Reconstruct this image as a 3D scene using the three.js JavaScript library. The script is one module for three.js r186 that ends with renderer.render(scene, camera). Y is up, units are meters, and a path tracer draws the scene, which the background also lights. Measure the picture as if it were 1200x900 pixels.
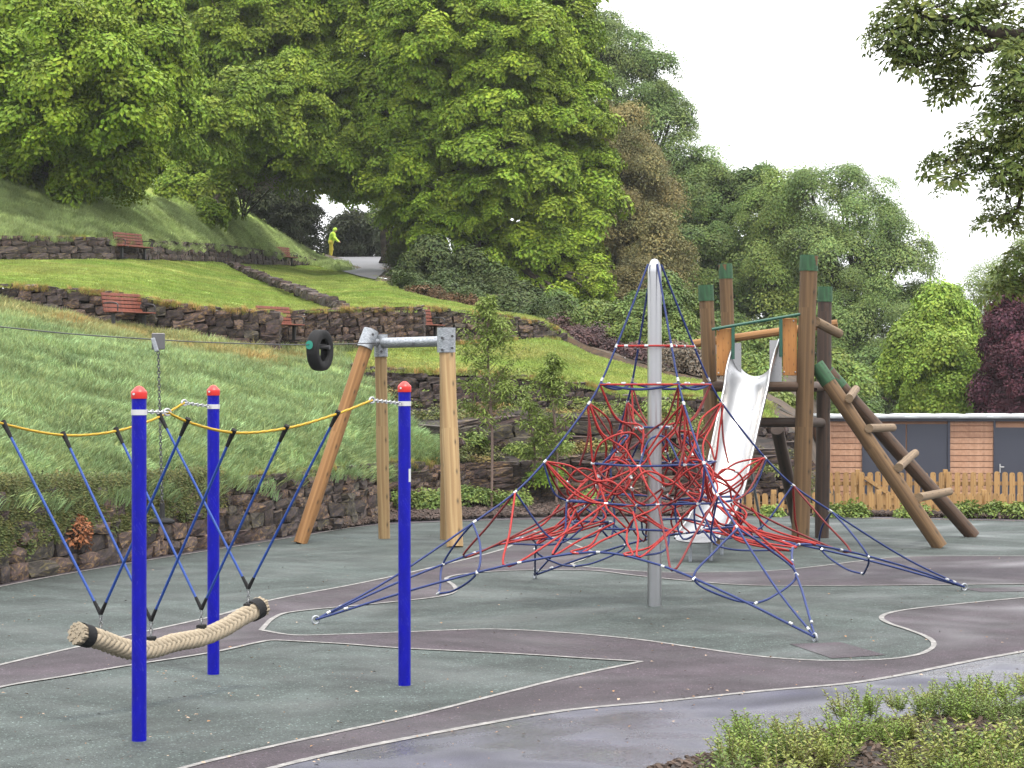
import * as THREE from 'three';
import { ImprovedNoise } from 'three/addons/math/ImprovedNoise.js';
import { mergeGeometries } from 'three/addons/utils/BufferGeometryUtils.js';
import { RoundedBoxGeometry } from 'three/addons/geometries/RoundedBoxGeometry.js';
import { MarchingCubes } from 'three/addons/objects/MarchingCubes.js';
import { MeshSurfaceSampler } from 'three/addons/math/MeshSurfaceSampler.js';

// ---------------------------------------------------------------- camera, sky, sun, exposure
const scene = new THREE.Scene();
const EYE = 2.3, FOCAL = 2600, HORIZON = 447;              // surveyed from the net's four anchors: eye height in metres, lens in photo pixels
const camera = new THREE.PerspectiveCamera(2 * Math.atan(450 / FOCAL) * 180 / Math.PI, 4 / 3, 0.5, 2500);
camera.position.set(0, EYE, 0);
camera.rotation.x = -3 / FOCAL;
const renderer = new THREE.WebGLRenderer({ antialias: true });
renderer.toneMapping = THREE.LinearToneMapping;
renderer.toneMappingExposure = 2.7;
renderer.shadowMap.enabled = true;
{ // overcast sky: even cloud, brighter overhead
  const W = 64, H = 32, data = new Float32Array(W * H * 4);
  for (let r = 0; r < H; r++) {
    const el = ((r + 0.5) / H - 0.5) * Math.PI, up = Math.max(0, Math.sin(el));
    const l = el < -0.05 ? 0.3 : 0.74 + 0.56 * up;
    for (let c = 0; c < W; c++) data.set([l * 0.985, l * 0.995, l * 1.02, 1], (r * W + c) * 4);
  }
  const t = new THREE.DataTexture(data, W, H, THREE.RGBAFormat, THREE.FloatType);
  t.mapping = THREE.EquirectangularReflectionMapping; t.magFilter = THREE.LinearFilter; t.needsUpdate = true;
  scene.background = t; scene.environment = t;
}
const sun = new THREE.DirectionalLight(0xfff4e2, 1.5);
sun.position.set(14, 60, -18); sun.target.position.set(0, 0, -35);
sun.castShadow = true; sun.shadow.radius = 24;
sun.shadow.mapSize.set(2048, 2048);
Object.assign(sun.shadow.camera, { left: -60, right: 60, top: 60, bottom: -60, near: 1, far: 200 });
scene.add(sun, sun.target);
scene.fog = new THREE.FogExp2(0xe6ebee, 0.00022);

// ---------------------------------------------------------------- helpers
const V = (x, y, z) => new THREE.Vector3(x, y, z);
const lerp = THREE.MathUtils.lerp, clamp = THREE.MathUtils.clamp;
function mulberry(a) { return () => { a |= 0; a = a + 0x6D2B79F5 | 0; let t = Math.imul(a ^ a >>> 15, 1 | a); t = t + Math.imul(t ^ t >>> 7, 61 | t) ^ t; return ((t ^ t >>> 14) >>> 0) / 4294967296; }; }
const rnd = mulberry(20231);
const rr = (a, b) => a + (b - a) * rnd();
const pn = new ImprovedNoise();
const noise = (x, y, z = 0) => pn.noise(x + 101.3, y + 57.7, z + 33.1);
const fbm = (x, y, z = 0, o = 4) => { let s = 0, a = 0.5; for (let i = 0; i < o; i++) { s += a * noise(x, y, z); x *= 2.03; y *= 2.03; z *= 2.03; a *= 0.5; } return s; };
// survey: sight line (photo column, row) and distance in metres -> world point
const at = (px, py, d) => V((px - 600) * d / FOCAL, EYE - (py - HORIZON) * d / FOCAL, -d);
const gp = (px, py, lift = 0) => { const p = at(px, py, EYE * FOCAL / (py - HORIZON)); p.y = lift; return p; };
const rowOf = (h, d) => HORIZON + (EYE - h) * FOCAL / d;
function onLine(a, b, px, py) { // the point of the upright plane through a and b on that sight line
  const k = (px - 600) / FOCAL, t = (k * -a.z - a.x) / ((b.x - a.x) - k * -(b.z - a.z));
  const d = -(a.z + (b.z - a.z) * t);
  return at(px, py, d);
}
const used = {};
const numbered = (n) => { const k = used[n] = (used[n] ?? -1) + 1; return k ? `${n}_${String(k).padStart(3, '0')}` : n; };
function thing(name, label, category, base, group) {
  const g = new THREE.Group(); g.name = numbered(name); g.position.copy(base); g.userData = { label, category };
  if (group) g.userData.group = group;
  scene.add(g); return g;
}
function part(parent, name, geo, mat, own = true) { // geo in world coordinates
  const m = new THREE.Mesh(geo, mat); m.name = name; m.castShadow = m.receiveShadow = true;
  if (own) { let o = V(0, 0, 0); for (let p = parent; p && p !== scene; p = p.parent) o.add(p.position); geo.translate(-o.x, -o.y, -o.z); }
  parent.add(m); return m;
}
function structure(name, geo, mat) {
  const m = new THREE.Mesh(geo, mat); m.name = numbered(name); m.userData = { kind: 'structure' }; m.castShadow = m.receiveShadow = true; scene.add(m); return m;
}
function tex(n, fn, { srgb = false, repeat = [1, 1], m = n } = {}) {
  const d = new Uint8Array(n * m * 4);
  for (let y = 0; y < m; y++) for (let x = 0; x < n; x++) { const c = fn(x / n, y / m, x, y), k = (y * n + x) * 4; for (let i = 0; i < 3; i++) d[k + i] = clamp(Math.round((c.length ? c[i] : c) * 255), 0, 255); d[k + 3] = 255; }
  const t = new THREE.DataTexture(d, n, m); t.wrapS = t.wrapT = THREE.RepeatWrapping; t.magFilter = THREE.LinearFilter; t.minFilter = THREE.LinearMipmapLinearFilter; t.generateMipmaps = true;
  if (srgb) t.colorSpace = THREE.SRGBColorSpace; t.repeat.set(...repeat); t.needsUpdate = true; return t;
}
// noise that tiles over the unit square
const tn = (u, v, f, s = 0) => { const a = u * 2 * Math.PI, b = v * 2 * Math.PI, r = f / (2 * Math.PI); return noise(Math.cos(a) * r + s, Math.sin(a) * r + Math.cos(b) * r * 1.0 + s * 1.7, Math.sin(b) * r - s); };
const std = (rgb, o = {}) => { const m = new THREE.MeshStandardMaterial({ roughness: 0.85, ...o }); if (rgb) m.color.setRGB(...rgb); return m; };
const phys = (rgb, o = {}) => { const m = new THREE.MeshPhysicalMaterial({ roughness: 0.85, ...o }); if (rgb) m.color.setRGB(...rgb); return m; };
function rod(a, b, r0, r1 = r0, radial = 12, seg = 1) {
  const l = a.distanceTo(b), g = new THREE.CylinderGeometry(r1, r0, l, radial, seg);
  g.translate(0, l / 2, 0); g.applyQuaternion(new THREE.Quaternion().setFromUnitVectors(V(0, 1, 0), b.clone().sub(a).normalize())); g.translate(a.x, a.y, a.z); return g;
}
const tube = (pts, r, seg = 24, radial = 6, closed = false) => new THREE.TubeGeometry(new THREE.CatmullRomCurve3(pts, closed, 'centripetal'), seg, r, radial, closed);
function boxAt(c, s, yaw = 0, bevel = 0) { const g = bevel ? new RoundedBoxGeometry(s.x, s.y, s.z, 2, bevel) : new THREE.BoxGeometry(s.x, s.y, s.z); if (yaw) g.rotateY(yaw); g.translate(c.x, c.y, c.z); return g; }
const merge = (list) => mergeGeometries(list.map((g) => { const k = g.index ? g.toNonIndexed() : g; for (const n of Object.keys(k.attributes)) if (!['position', 'normal', 'uv'].includes(n)) k.deleteAttribute(n); return k; }));
function scatter(name, geo, mat, mats, cols, parent = scene) {
  const im = new THREE.InstancedMesh(geo, mat, mats.length); im.name = parent === scene ? numbered(name) : name;
  mats.forEach((m, i) => im.setMatrixAt(i, m)); if (cols) cols.forEach((c, i) => im.setColorAt(i, c));
  im.castShadow = im.receiveShadow = true; parent.add(im); return im;
}
const _q = new THREE.Quaternion(), _q2 = new THREE.Quaternion();
const place = (p, q, s) => new THREE.Matrix4().compose(p, q, typeof s === 'number' ? V(s, s, s) : s);
const tint = (l, j = 0.1, warm = 0) => new THREE.Color().setRGB(l * (1 + (rnd() - 0.5) * j + warm), l * (1 + (rnd() - 0.5) * j * 0.5), l * (1 + (rnd() - 0.5) * j * 1.5 - warm));

// ---------------------------------------------------------------- materials
const grain = Float32Array.from({ length: 65536 }, () => rnd());
const rubberTex = (base, spread, flecks) => tex(1024, (u, v, x, y) => { // bound rubber crumb: grains of several tones, a few pale flecks, broad weathering stains
  const g = grain[(y >> 1) % 256 * 256 + (x >> 1) % 256], g3 = grain[((y / 5 | 0) * 131 + (x / 5 | 0) * 7919) % 65536], w = 1 + 0.22 * tn(u, v, 5, 3) + 0.2 * tn(u, v, 13, 9) + 0.12 * tn(u, v, 37, 5) + (g - 0.5) * spread + (g3 - 0.5) * spread * 0.2, f = g > 1 - flecks ? 1.7 : 1;
  return base.map((c) => c * w * f);
}, { srgb: true, repeat: [1 / 5.2, 1 / 5.2] });
const dampRough = tex(256, (u, v) => 0.86 + 0.5 * tn(u, v, 5, 11) + 0.25 * tn(u, v, 14, 2), { repeat: [1 / 6.7, 1 / 6.7] });
const crumbBump = tex(256, () => rnd(), { repeat: [1, 1] });
const greenRubber = phys(null, { specularIntensity: 0.6, map: rubberTex([0.192, 0.219, 0.213], 0.5, 0.02), roughness: 0.85, roughnessMap: dampRough, bumpMap: crumbBump, bumpScale: 0.004 });
const purpleRubber = phys(null, { specularIntensity: 0.6, map: rubberTex([0.186, 0.160, 0.182], 0.42, 0.01), roughness: 0.8, roughnessMap: dampRough, bumpMap: crumbBump, bumpScale: 0.004 });
const linePaint = std(null, { map: tex(128, (u, v) => { const k = 0.44 + 0.14 * tn(u, v, 8) + (rnd() - 0.5) * 0.16; return [k, k * 0.985, k * 0.975]; }, { srgb: true, repeat: [2, 2] }), roughness: 0.8 });
const wetRough = tex(512, (u, v) => 0.3 + 0.7 * tn(u, v, 4, 5) + 0.3 * tn(u, v, 11, 8) + (rnd() - 0.5) * 0.12, { repeat: [1 / 3.4, 1 / 3.4] });
const tarmac = std(null, { map: tex(512, (u, v) => { const k = 0.19 + 0.05 * tn(u, v, 6, 2) + (rnd() - 0.5) * 0.1; return [k * 0.95, k * 0.95, k * 1.22]; }, { srgb: true, repeat: [1 / 2.2, 1 / 2.2] }), roughness: 1, roughnessMap: wetRough, bumpMap: crumbBump, bumpScale: 0.003 });
const dryTarmac = std([0.06, 0.06, 0.068], { roughness: 0.5 });
const soilTex = tex(256, (u, v) => { const k = 0.5 + 0.6 * tn(u, v, 9) + 0.5 * tn(u, v, 30, 4) + (rnd() - 0.5) * 0.5; return [0.17 * k + 0.03, 0.13 * k + 0.022, 0.11 * k + 0.02]; }, { srgb: true, repeat: [1 / 1.2, 1 / 1.2] });
const soil = std(null, { map: soilTex, roughness: 0.95, bumpMap: soilTex, bumpScale: 0.03 });
const lawnTex = (a, b, c) => tex(512, (u, v) => { const k = 0.5 + 0.9 * tn(u, v, 6, 1) + 0.5 * tn(u, v, 23, 6) + (rnd() - 0.5) * 0.5, y = clamp(0.5 + 1.4 * tn(u, v, 4, 12), 0, 1); return a.map((q, i) => lerp(lerp(q, b[i], clamp(k, 0, 1)), c[i], y * 0.5)); }, { srgb: true, repeat: [1 / 5, 1 / 5] });
const lawnGround = std(null, { map: lawnTex([0.38, 0.47, 0.17], [0.48, 0.57, 0.23], [0.52, 0.54, 0.26]), roughness: 0.95 });
const bankGround = std(null, { map: lawnTex([0.28, 0.35, 0.17], [0.36, 0.43, 0.2], [0.42, 0.42, 0.25]), roughness: 0.95 });
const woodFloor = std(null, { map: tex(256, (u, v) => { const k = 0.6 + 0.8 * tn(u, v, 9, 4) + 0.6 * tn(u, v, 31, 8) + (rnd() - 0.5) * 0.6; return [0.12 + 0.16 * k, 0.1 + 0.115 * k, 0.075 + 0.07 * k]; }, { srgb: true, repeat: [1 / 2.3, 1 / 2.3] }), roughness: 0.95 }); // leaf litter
const stoneTone = (r, g, b, s) => std(null, { map: tex(128, (u, v) => { const k = 1 + 0.5 * tn(u, v, 5, s) + 0.4 * tn(u, v, 15, s + 3) + (rnd() - 0.5) * 0.25, l = tn(u, v, 7, s + 6) > 0.22 ? 1.35 : 1; return [r * k * l, g * k * l, b * k]; }, { srgb: true }), roughness: 0.92 });
const stoneMats = [stoneTone(0.232, 0.197, 0.196, 1), stoneTone(0.191, 0.159, 0.160, 2), stoneTone(0.261, 0.208, 0.192, 3), stoneTone(0.217, 0.198, 0.181, 4), stoneTone(0.163, 0.135, 0.140, 5), stoneTone(0.287, 0.235, 0.219, 6), stoneTone(0.205, 0.161, 0.159, 7)];
const paleStoneMats = [stoneTone(0.357, 0.295, 0.286, 8), stoneTone(0.319, 0.253, 0.237, 9), stoneTone(0.304, 0.262, 0.254, 10)];
const woodTex = (a, b, f = 9) => tex(256, (u, v) => { const g = 0.5 + 0.9 * noise(Math.sin(u * 6.283) * f * 0.35, Math.cos(u * 6.283) * f * 0.35, v * 1.3) + 0.5 * noise(u * f * 9, v * 2.2, 5) + (rnd() - 0.5) * 0.18, kx = ((u * 3 + 0.2) % 1) - 0.5, ky = ((v * 4 + Math.floor(u * 3) * 0.37) % 1) - 0.5, kn = Math.exp(-(kx * kx * 220 + ky * ky * 160)); return a.map((q, i) => lerp(q, b[i], clamp(g, 0, 1)) * (1 - 0.45 * kn)); }, { srgb: true });
const logWood = std(null, { map: woodTex([0.31, 0.228, 0.14], [0.41, 0.318, 0.208]), roughness: 0.82 });
const paleLog = std(null, { map: woodTex([0.528, 0.424, 0.288], [0.632, 0.536, 0.384]), roughness: 0.8 });
const orangeLog = std(null, { map: woodTex([0.468, 0.328, 0.187], [0.577, 0.429, 0.265]), roughness: 0.8 });
const darkLog = std(null, { map: woodTex([0.158, 0.108, 0.079], [0.245, 0.173, 0.130]), roughness: 0.7 });
const redLog = std(null, { map: woodTex([0.21, 0.142, 0.09], [0.3, 0.21, 0.138]), roughness: 0.7 });
const rungWood = std(null, { map: woodTex([0.370, 0.303, 0.229], [0.474, 0.400, 0.311]), roughness: 0.85 });
const greenStain = std(null, { map: woodTex([0.104, 0.240, 0.136], [0.152, 0.320, 0.192]), roughness: 0.7 });
const panelWood = std(null, { map: woodTex([0.590, 0.385, 0.180], [0.656, 0.459, 0.238], 5), roughness: 0.6 });
const fenceWoods = [0, 1, 2, 3].map((i) => std(null, { map: woodTex([0.5 + i * 0.03, 0.38 + i * 0.02, 0.23 + i * 0.012], [0.6 + i * 0.02, 0.48 + i * 0.02, 0.32 + i * 0.012], 6 + i), roughness: 0.85 }));
const claddings = [0, 1, 2].map((i) => std(null, { map: woodTex([0.56 + i * 0.02, 0.415 + i * 0.02, 0.33 + i * 0.015], [0.64 + i * 0.02, 0.495 + i * 0.02, 0.4 + i * 0.02], 5 + i), roughness: 0.8 }));
const bark = std(null, { map: tex(128, (u, v) => { const k = 0.5 + 0.6 * noise(u * 26, v * 5, 2) + 0.3 * noise(u * 60, v * 14, 7); return [0.20 * k + 0.1, 0.17 * k + 0.085, 0.14 * k + 0.07]; }, { srgb: true }), roughness: 0.95 });
const bluePaint = phys([1, 1, 1], { map: tex(256, (u, v) => { const s = tn(u, v, 14, 3) * tn(u, v, 40, 6) > 0.09 || noise(u * 90, v * 6, 2) > 0.62 ? 1 : 0, k = 1 + 0.12 * tn(u, v, 6, 9); return [0.022 + s * 0.12, 0.028 + s * 0.12, 0.535 * k + s * 0.02]; }, { srgb: true, repeat: [1, 3] }), roughness: 0.4, specularIntensity: 0.35 });
const redPlastic = phys([0.5, 0.02, 0.015], { roughness: 0.38 });
const bandMetal = std([0.55, 0.55, 0.56], { metalness: 0.7, roughness: 0.45 });
const steel = std([0.42, 0.425, 0.44], { metalness: 1, roughness: 0.3 });
const slideSteel = std([0.37, 0.372, 0.38], { metalness: 1, roughness: 0.42, roughnessMap: tex(128, (u, v) => 0.8 + 0.25 * noise(u * 3, v * 30, 3) + 0.15 * tn(u, v, 6), { repeat: [1, 1] }) });
const galvanised = std(null, { metalness: 0.55, roughness: 0.5, map: tex(128, (u, v) => { const k = 0.58 + 0.14 * tn(u, v, 12, 3) + 0.08 * tn(u, v, 30, 5); return [k * 0.97, k, k * 1.04]; }, { srgb: true, repeat: [2, 2] }) });
const blackRubber = phys([0.012, 0.012, 0.013], { roughness: 0.8, specularIntensity: 0.4 });
const darkMetal = std([0.05, 0.05, 0.055], { roughness: 0.5, metalness: 0.4 });
const ropeTex = (r, g, b) => tex(64, (u, v) => { const k = 0.8 + 0.35 * Math.sin((u * 60 + v * 4) * 6.283) * 0.5 + (rnd() - 0.5) * 0.2; return [r * k, g * k, b * k]; }, { srgb: true, repeat: [6, 1] });
const redRope = std(null, { map: ropeTex(0.66, 0.09, 0.07), roughness: 0.7 });
const darkRedRope = std(null, { map: ropeTex(0.46, 0.06, 0.07), roughness: 0.7 });
const blueRope = std(null, { map: ropeTex(0.04, 0.16, 0.43), roughness: 0.65 });
const swingRope = std(null, { map: ropeTex(0.05, 0.27, 0.62), roughness: 0.6 });
const yellowRope = std(null, { map: ropeTex(0.76, 0.61, 0.02), roughness: 0.6 });
const ferrule = std([0.4, 0.41, 0.42], { metalness: 0.5, roughness: 0.4 });
const hempTex = tex(128, (u, v) => { const k = 0.86 + 0.22 * noise(u * 50, v * 6, 1) + (rnd() - 0.5) * 0.16; return [0.63 * k, 0.58 * k, 0.5 * k]; }, { srgb: true, repeat: [2, 1] });
const hemp = std(null, { map: hempTex, roughness: 0.95 });
const leafMat = (r, g, b, t = 0.34) => phys([r, g, b], { roughness: 0.62, transmission: t, thickness: 0, side: THREE.DoubleSide, specularIntensity: 0.35 });
// ---------------------------------------------------------------- ground, play surface, path
const flat = (pts, y) => { // polygon on the ground, uv in metres
  const s = new THREE.Shape(pts.map((p) => new THREE.Vector2(p.x, -p.z))), g = new THREE.ShapeGeometry(s);
  g.rotateX(-Math.PI / 2); g.translate(0, y, 0); return g;
};
const smooth = (pix, n = 6) => { const c = new THREE.CatmullRomCurve3(pix.map(([x, y]) => gp(x, y)), false, 'centripetal'); return c.getPoints(pix.length * n); };
function ribbon(pts, w, y) { // painted line of width w
  const pos = [], uv = [], idx = []; let l = 0;
  pts.forEach((p, i) => {
    const a = pts[Math.max(0, i - 1)], b = pts[Math.min(pts.length - 1, i + 1)], t = b.clone().sub(a).normalize(), n = V(-t.z, 0, t.x), k = w * (0.5 + 0.1 * noise(p.x * 5, p.z * 5));
    if (i) l += p.distanceTo(pts[i - 1]);
    pos.push(p.x + n.x * k, y, p.z + n.z * k, p.x - n.x * k, y, p.z - n.z * k); uv.push(l, 0, l, w);
    if (i) idx.push(2 * i - 2, 2 * i, 2 * i - 1, 2 * i - 1, 2 * i, 2 * i + 1);
  });
  const g = new THREE.BufferGeometry(); g.setAttribute('position', new THREE.Float32BufferAttribute(pos, 3)); g.setAttribute('uv', new THREE.Float32BufferAttribute(uv, 2)); g.setIndex(idx); g.computeVertexNormals(); return g;
}
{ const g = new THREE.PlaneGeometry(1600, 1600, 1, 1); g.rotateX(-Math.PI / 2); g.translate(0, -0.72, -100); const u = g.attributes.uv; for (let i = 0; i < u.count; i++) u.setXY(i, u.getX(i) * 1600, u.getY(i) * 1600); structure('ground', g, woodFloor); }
const EDGE = [[-420, 790], [-200, 732], [0, 688], [90, 671], [167, 658], [287, 639], [350, 629], [450, 615], [620, 609], [860, 607], [1050, 608], [1200, 611], [1500, 618], [1700, 630]];
const edgePts = smooth(EDGE);
structure('play_surface', flat([...edgePts, V(24, 0, -12), V(24, 0, -4), V(-20, 0, -4), V(-20, 0, -12)], 0), greenRubber);
const OUTER = [[-300, 1300], [60, 990], [200, 940], [320, 901], [400, 882], [542, 854], [667, 833], [775, 823], [842, 816], [900, 810], [992, 802], [1050, 793], [1100, 783], [1150, 773], [1200, 764], [1350, 733], [1600, 700]];
const outerPts = smooth(OUTER);
structure('path', flat([...outerPts, V(30, 0, -8), V(30, 0, -3), V(-14, 0, -3)], 0.004), tarmac);
// purple rubber: everything between the main boundary and the outer line, less the green islands
const upperMain = [[1600, 672], [1350, 688], [1200, 701], [1117, 709], [1063, 715], [1039, 720], [1033, 725], [1042, 731], [1063, 738], [1084, 746], [1093, 752], [1094, 758], [1088, 763], [1075, 768], [1042, 773], [971, 775], [900, 771], [817, 760], [746, 750], [658, 742], [575, 738], [483, 741], [400, 744], [346, 745], [306, 739]];
const bandLow = [[306, 739], [322, 724], [340, 718], [440, 708], [505, 701], [526, 697], [534, 692], [531, 686], [524, 681], [525, 677], [545, 673], [604, 669], [692, 669], [746, 675], [817, 682], [870, 686], [950, 687], [1200, 685], [1500, 684]];
const bandTop = [[1500, 652], [1200, 652], [1117, 652], [1058, 653], [1008, 658], [960, 664], [908, 669], [840, 671], [775, 671], [710, 667], [671, 662], [683, 656], [694, 648], [687, 644], [665, 636], [640, 628], [620, 622], [611, 625], [597, 641], [557, 653], [500, 667], [417, 685], [317, 704], [258, 721], [183, 738], [90, 759], [0, 780], [-200, 832], [-420, 905]];
const islandEdge = [[-420, 940], [-200, 862], [0, 806], [77, 793], [154, 780], [250, 765], [300, 754], [319, 751], [345, 752], [400, 755], [467, 760], [608, 767], [700, 773], [752, 776]];
const islandLow = [[752, 776], [667, 794], [583, 815], [483, 840], [400, 858], [300, 880], [215, 901], [60, 948], [-200, 1060]];
const um = smooth(upperMain), bl = smooth(bandLow), bt = smooth(bandTop), ie = smooth(islandEdge), il = smooth(islandLow);
structure('play_surface_band', flat([...bt, ...ie.slice().reverse().filter((p) => false), ...smooth([[-420, 905], [-420, 940]]), ...ie, ...il, ...smooth([[-200, 1060], [-300, 1300]]), ...outerPts, ...smooth([[1600, 700], [1600, 672]]), ...um, ...bl, ...smooth([[1500, 684], [1500, 652]])].filter((p, i, a) => !i || p.distanceTo(a[i - 1]) > 0.004), 0.004), purpleRubber);
const anchorPatch = (q) => structure('play_surface_patch', flat(q.map(([x, y]) => gp(x, y)), 0.004), purpleRubber);
anchorPatch([[925, 755], [985, 753], [1038, 768], [975, 772]]);
anchorPatch([[1128, 690], [1230, 687], [1240, 693], [1150, 694]]);
[um, bl, bt.slice(0), ie, il, outerPts, edgePts].forEach((p, i) => structure('painted_line', ribbon(p, i === 5 ? 0.065 : i === 6 ? 0.04 : 0.05, 0.008), linePaint));
const edgeStrip = flat([...smooth(EDGE.map(([x, y]) => [x, y])), ...smooth(EDGE.map(([x, y]) => [x, y - (x < 400 ? 5 : 3)]).reverse())], 0.004);
structure('play_surface_edging', edgeStrip, purpleRubber);

// ---------------------------------------------------------------- terraced hillside: break lines as [column, row, distance]
const fromHeights = (list) => list.map(([x, h, d]) => [x, rowOf(h, d), d]);
const flatRight = (d, h = -0.6) => fromHeights([[985, h, d], [1700, h, d]]);
const gd = (py) => EYE * FOCAL / (py - HORIZON);
const T = [];
T[0] = [[-420, 783], [-200, 727], [0, 683], [90, 667], [167, 654], [287, 635], [350, 625], [400, 619]].map(([x, y]) => [x, y, gd(y)]).concat([[450, 602, 37.6], [500, 596, 38.4], [620, 590, 39.5], [760, 588, 40], [855, 592, 39.9]], fromHeights([[876, -0.15, 40.5], [940, -0.5, 40.5], [984, -0.5, 40.3], [990, 0.02, 38.0], [1700, 0.02, 36]]));
const top0 = [[-420, 625], [-200, 596], [0, 578], [100, 577], [200, 569], [300, 561], [350, 556], [400, 550], [450, 544], [500, 545], [560, 547], [620, 541], [700, 536], [760, 540], [840, 552], [940, 562]];
const ix = (list, px, k) => { let i = 0; while (i < list.length - 2 && list[i + 1][0] <= px) i++; const a = list[i], b = list[i + 1], t = clamp((px - a[0]) / (b[0] - a[0]), 0, 1); return lerp(a[k], b[k], t); };
T[1] = top0.map(([x, y]) => [x, y, ix(T[0], x, 2) + 0.28]).concat(fromHeights([[985, -0.6, 38.7], [1700, -0.6, 37.6]]));
T[6] = [[-420, 300, 42], [-200, 328, 43], [0, 357, 44], [60, 368, 44.2], [120, 380, 44.4], [170, 390, 44.6], [220, 398, 44.8], [270, 406, 45], [317, 411, 45.2], [322, 411, 47.2], [360, 412, 47.4], [420, 409, 47.6], [488, 406, 48], [493, 406, 50], [540, 404, 50.2], [640, 397, 51], [660, 401, 51], [692, 415, 50.5], [740, 430, 49.5], [777, 440, 48.5], [820, 447, 47.5], [880, 462, 46], [940, 492, 45]].concat(flatRight(44));
T[7] = [[-420, 279, 42.2], [-200, 308, 43.2], [0, 336, 44.2], [60, 339, 44.4], [120, 344, 44.6], [160, 349, 44.8], [200, 357, 44.9], [250, 363, 45.2], [300, 367, 45.4], [317, 368, 45.4], [322, 366, 47.4], [360, 367, 47.6], [403, 364, 47.8], [488, 363, 48.2], [493, 361, 50.2], [540, 367, 50.4], [597, 373, 50.8], [640, 381, 51.2], [660, 391, 51.2], [692, 407, 50.7], [740, 422, 49.8], [777, 434, 48.8], [820, 443, 47.8], [880, 458, 46.4], [940, 490, 45.4]].concat(flatRight(45));
T[8] = [[-420, 262, 57], [-200, 286, 57.5], [0, 305, 58], [100, 304, 60.5], [158, 304, 63], [200, 305, 67], [250, 307, 74], [300, 310, 82], [340, 311, 90], [370, 311, 100], [400, 319, 86], [440, 330, 68], [480, 343, 62], [540, 357, 60], [600, 368, 57], [640, 376, 55], [660, 387, 54], [692, 400, 54], [740, 412, 54], [777, 420, 54], [820, 428, 53], [880, 445, 52], [940, 482, 52]].concat(flatRight(53));
T[9] = [[-420, 232, 57.2], [-200, 258, 57.7], [0, 279, 58.2], [100, 280, 60.7], [158, 283, 63.2], [200, 286, 67.2], [250, 288, 74.3], [300, 294, 82.3], [340, 300, 90.3], [370, 306, 100.3], [400, 318, 86.4], [440, 329, 68.4], [480, 342, 62.4], [540, 356, 60.4], [600, 367, 57.5], [640, 375, 55.5], [660, 385, 54.6], [692, 396, 54.6], [740, 408, 54.6], [777, 416, 54.6], [820, 424, 53.6], [880, 442, 52.6], [940, 480, 52.6]].concat(flatRight(54));
T[10] = [[-420, 140, 64], [-200, 175, 64], [0, 212, 65], [100, 224, 68], [158, 234, 71], [200, 240, 76], [253, 243, 83], [300, 262, 90], [340, 284, 97], [370, 300, 105], [388, 307, 104], [400, 314, 92], [440, 324, 75], [480, 334, 68], [540, 342, 68], [600, 350, 66], [640, 362, 64], [692, 380, 64], [777, 400, 64], [820, 410, 62], [880, 430, 62], [940, 466, 62]].concat(flatRight(64));
T[11] = [[-420, 60, 110], [-200, 90, 110], [0, 120, 110], [200, 180, 110], [300, 235, 112], [360, 290, 114], [388, 303, 116], [460, 303, 116], [480, 318, 112], [540, 320, 110], [640, 335, 108], [777, 370, 105], [880, 400, 105], [940, 430, 105]].concat(flatRight(110, -0.2));
const pOf = (list, px) => at(px, ix(list, px, 1), ix(list, px, 2));
{ // tiers 2..5: on the open bank they only divide its slope; right of it they are two more stone terraces
  const bankCols = [-420, -200, 0, 100, 200, 300, 360, 385], fr = { 2: 0.34, 3: 0.37, 4: 0.68, 5: 0.71 };
  const right = {
    2: [[430, 456, 42], [457, 481, 41], [490, 511, 39.6], [512, 528, 39.4], [560, 528, 40.2], [620, 524, 40.8], [700, 522, 41], [760, 526, 41.2], [840, 540, 41], [940, 553, 41.3]],
    3: [[430, 453, 42.3], [457, 472, 41.6], [490, 498, 40.2], [512, 500, 39.9], [560, 494, 40.5], [620, 490, 41.1], [700, 492, 41.3], [760, 500, 41.5], [840, 518, 41.3], [940, 541, 41.6]],
    4: [[430, 451, 44], [457, 462, 43], [490, 478, 42.6], [512, 482, 42.6], [560, 480, 42.8], [620, 478, 43], [700, 480, 43], [760, 485, 43], [840, 495, 42.8], [940, 530, 42.5]],
    5: [[400, 425, 45], [430, 431, 44.4], [457, 434, 43.6], [490, 436, 43.2], [560, 438, 43.2], [609, 443, 43.4], [660, 446, 43.4], [692, 453, 43.4], [727, 462, 43.4], [820, 467, 43.2], [880, 485, 43], [940, 515, 43]],
  };
  for (const k of [2, 3, 4, 5]) {
    T[k] = bankCols.map((px) => { const a = pOf(T[1], px), b = pOf(T[6], px), p = a.clone().lerp(b, fr[k]); p.y += 0.25 * Math.sin(fr[k] * Math.PI); return [px, HORIZON + (EYE - p.y) * FOCAL / -p.z, -p.z]; }).concat(right[k], flatRight(39.5 + k * 0.8));
  }
}
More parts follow.
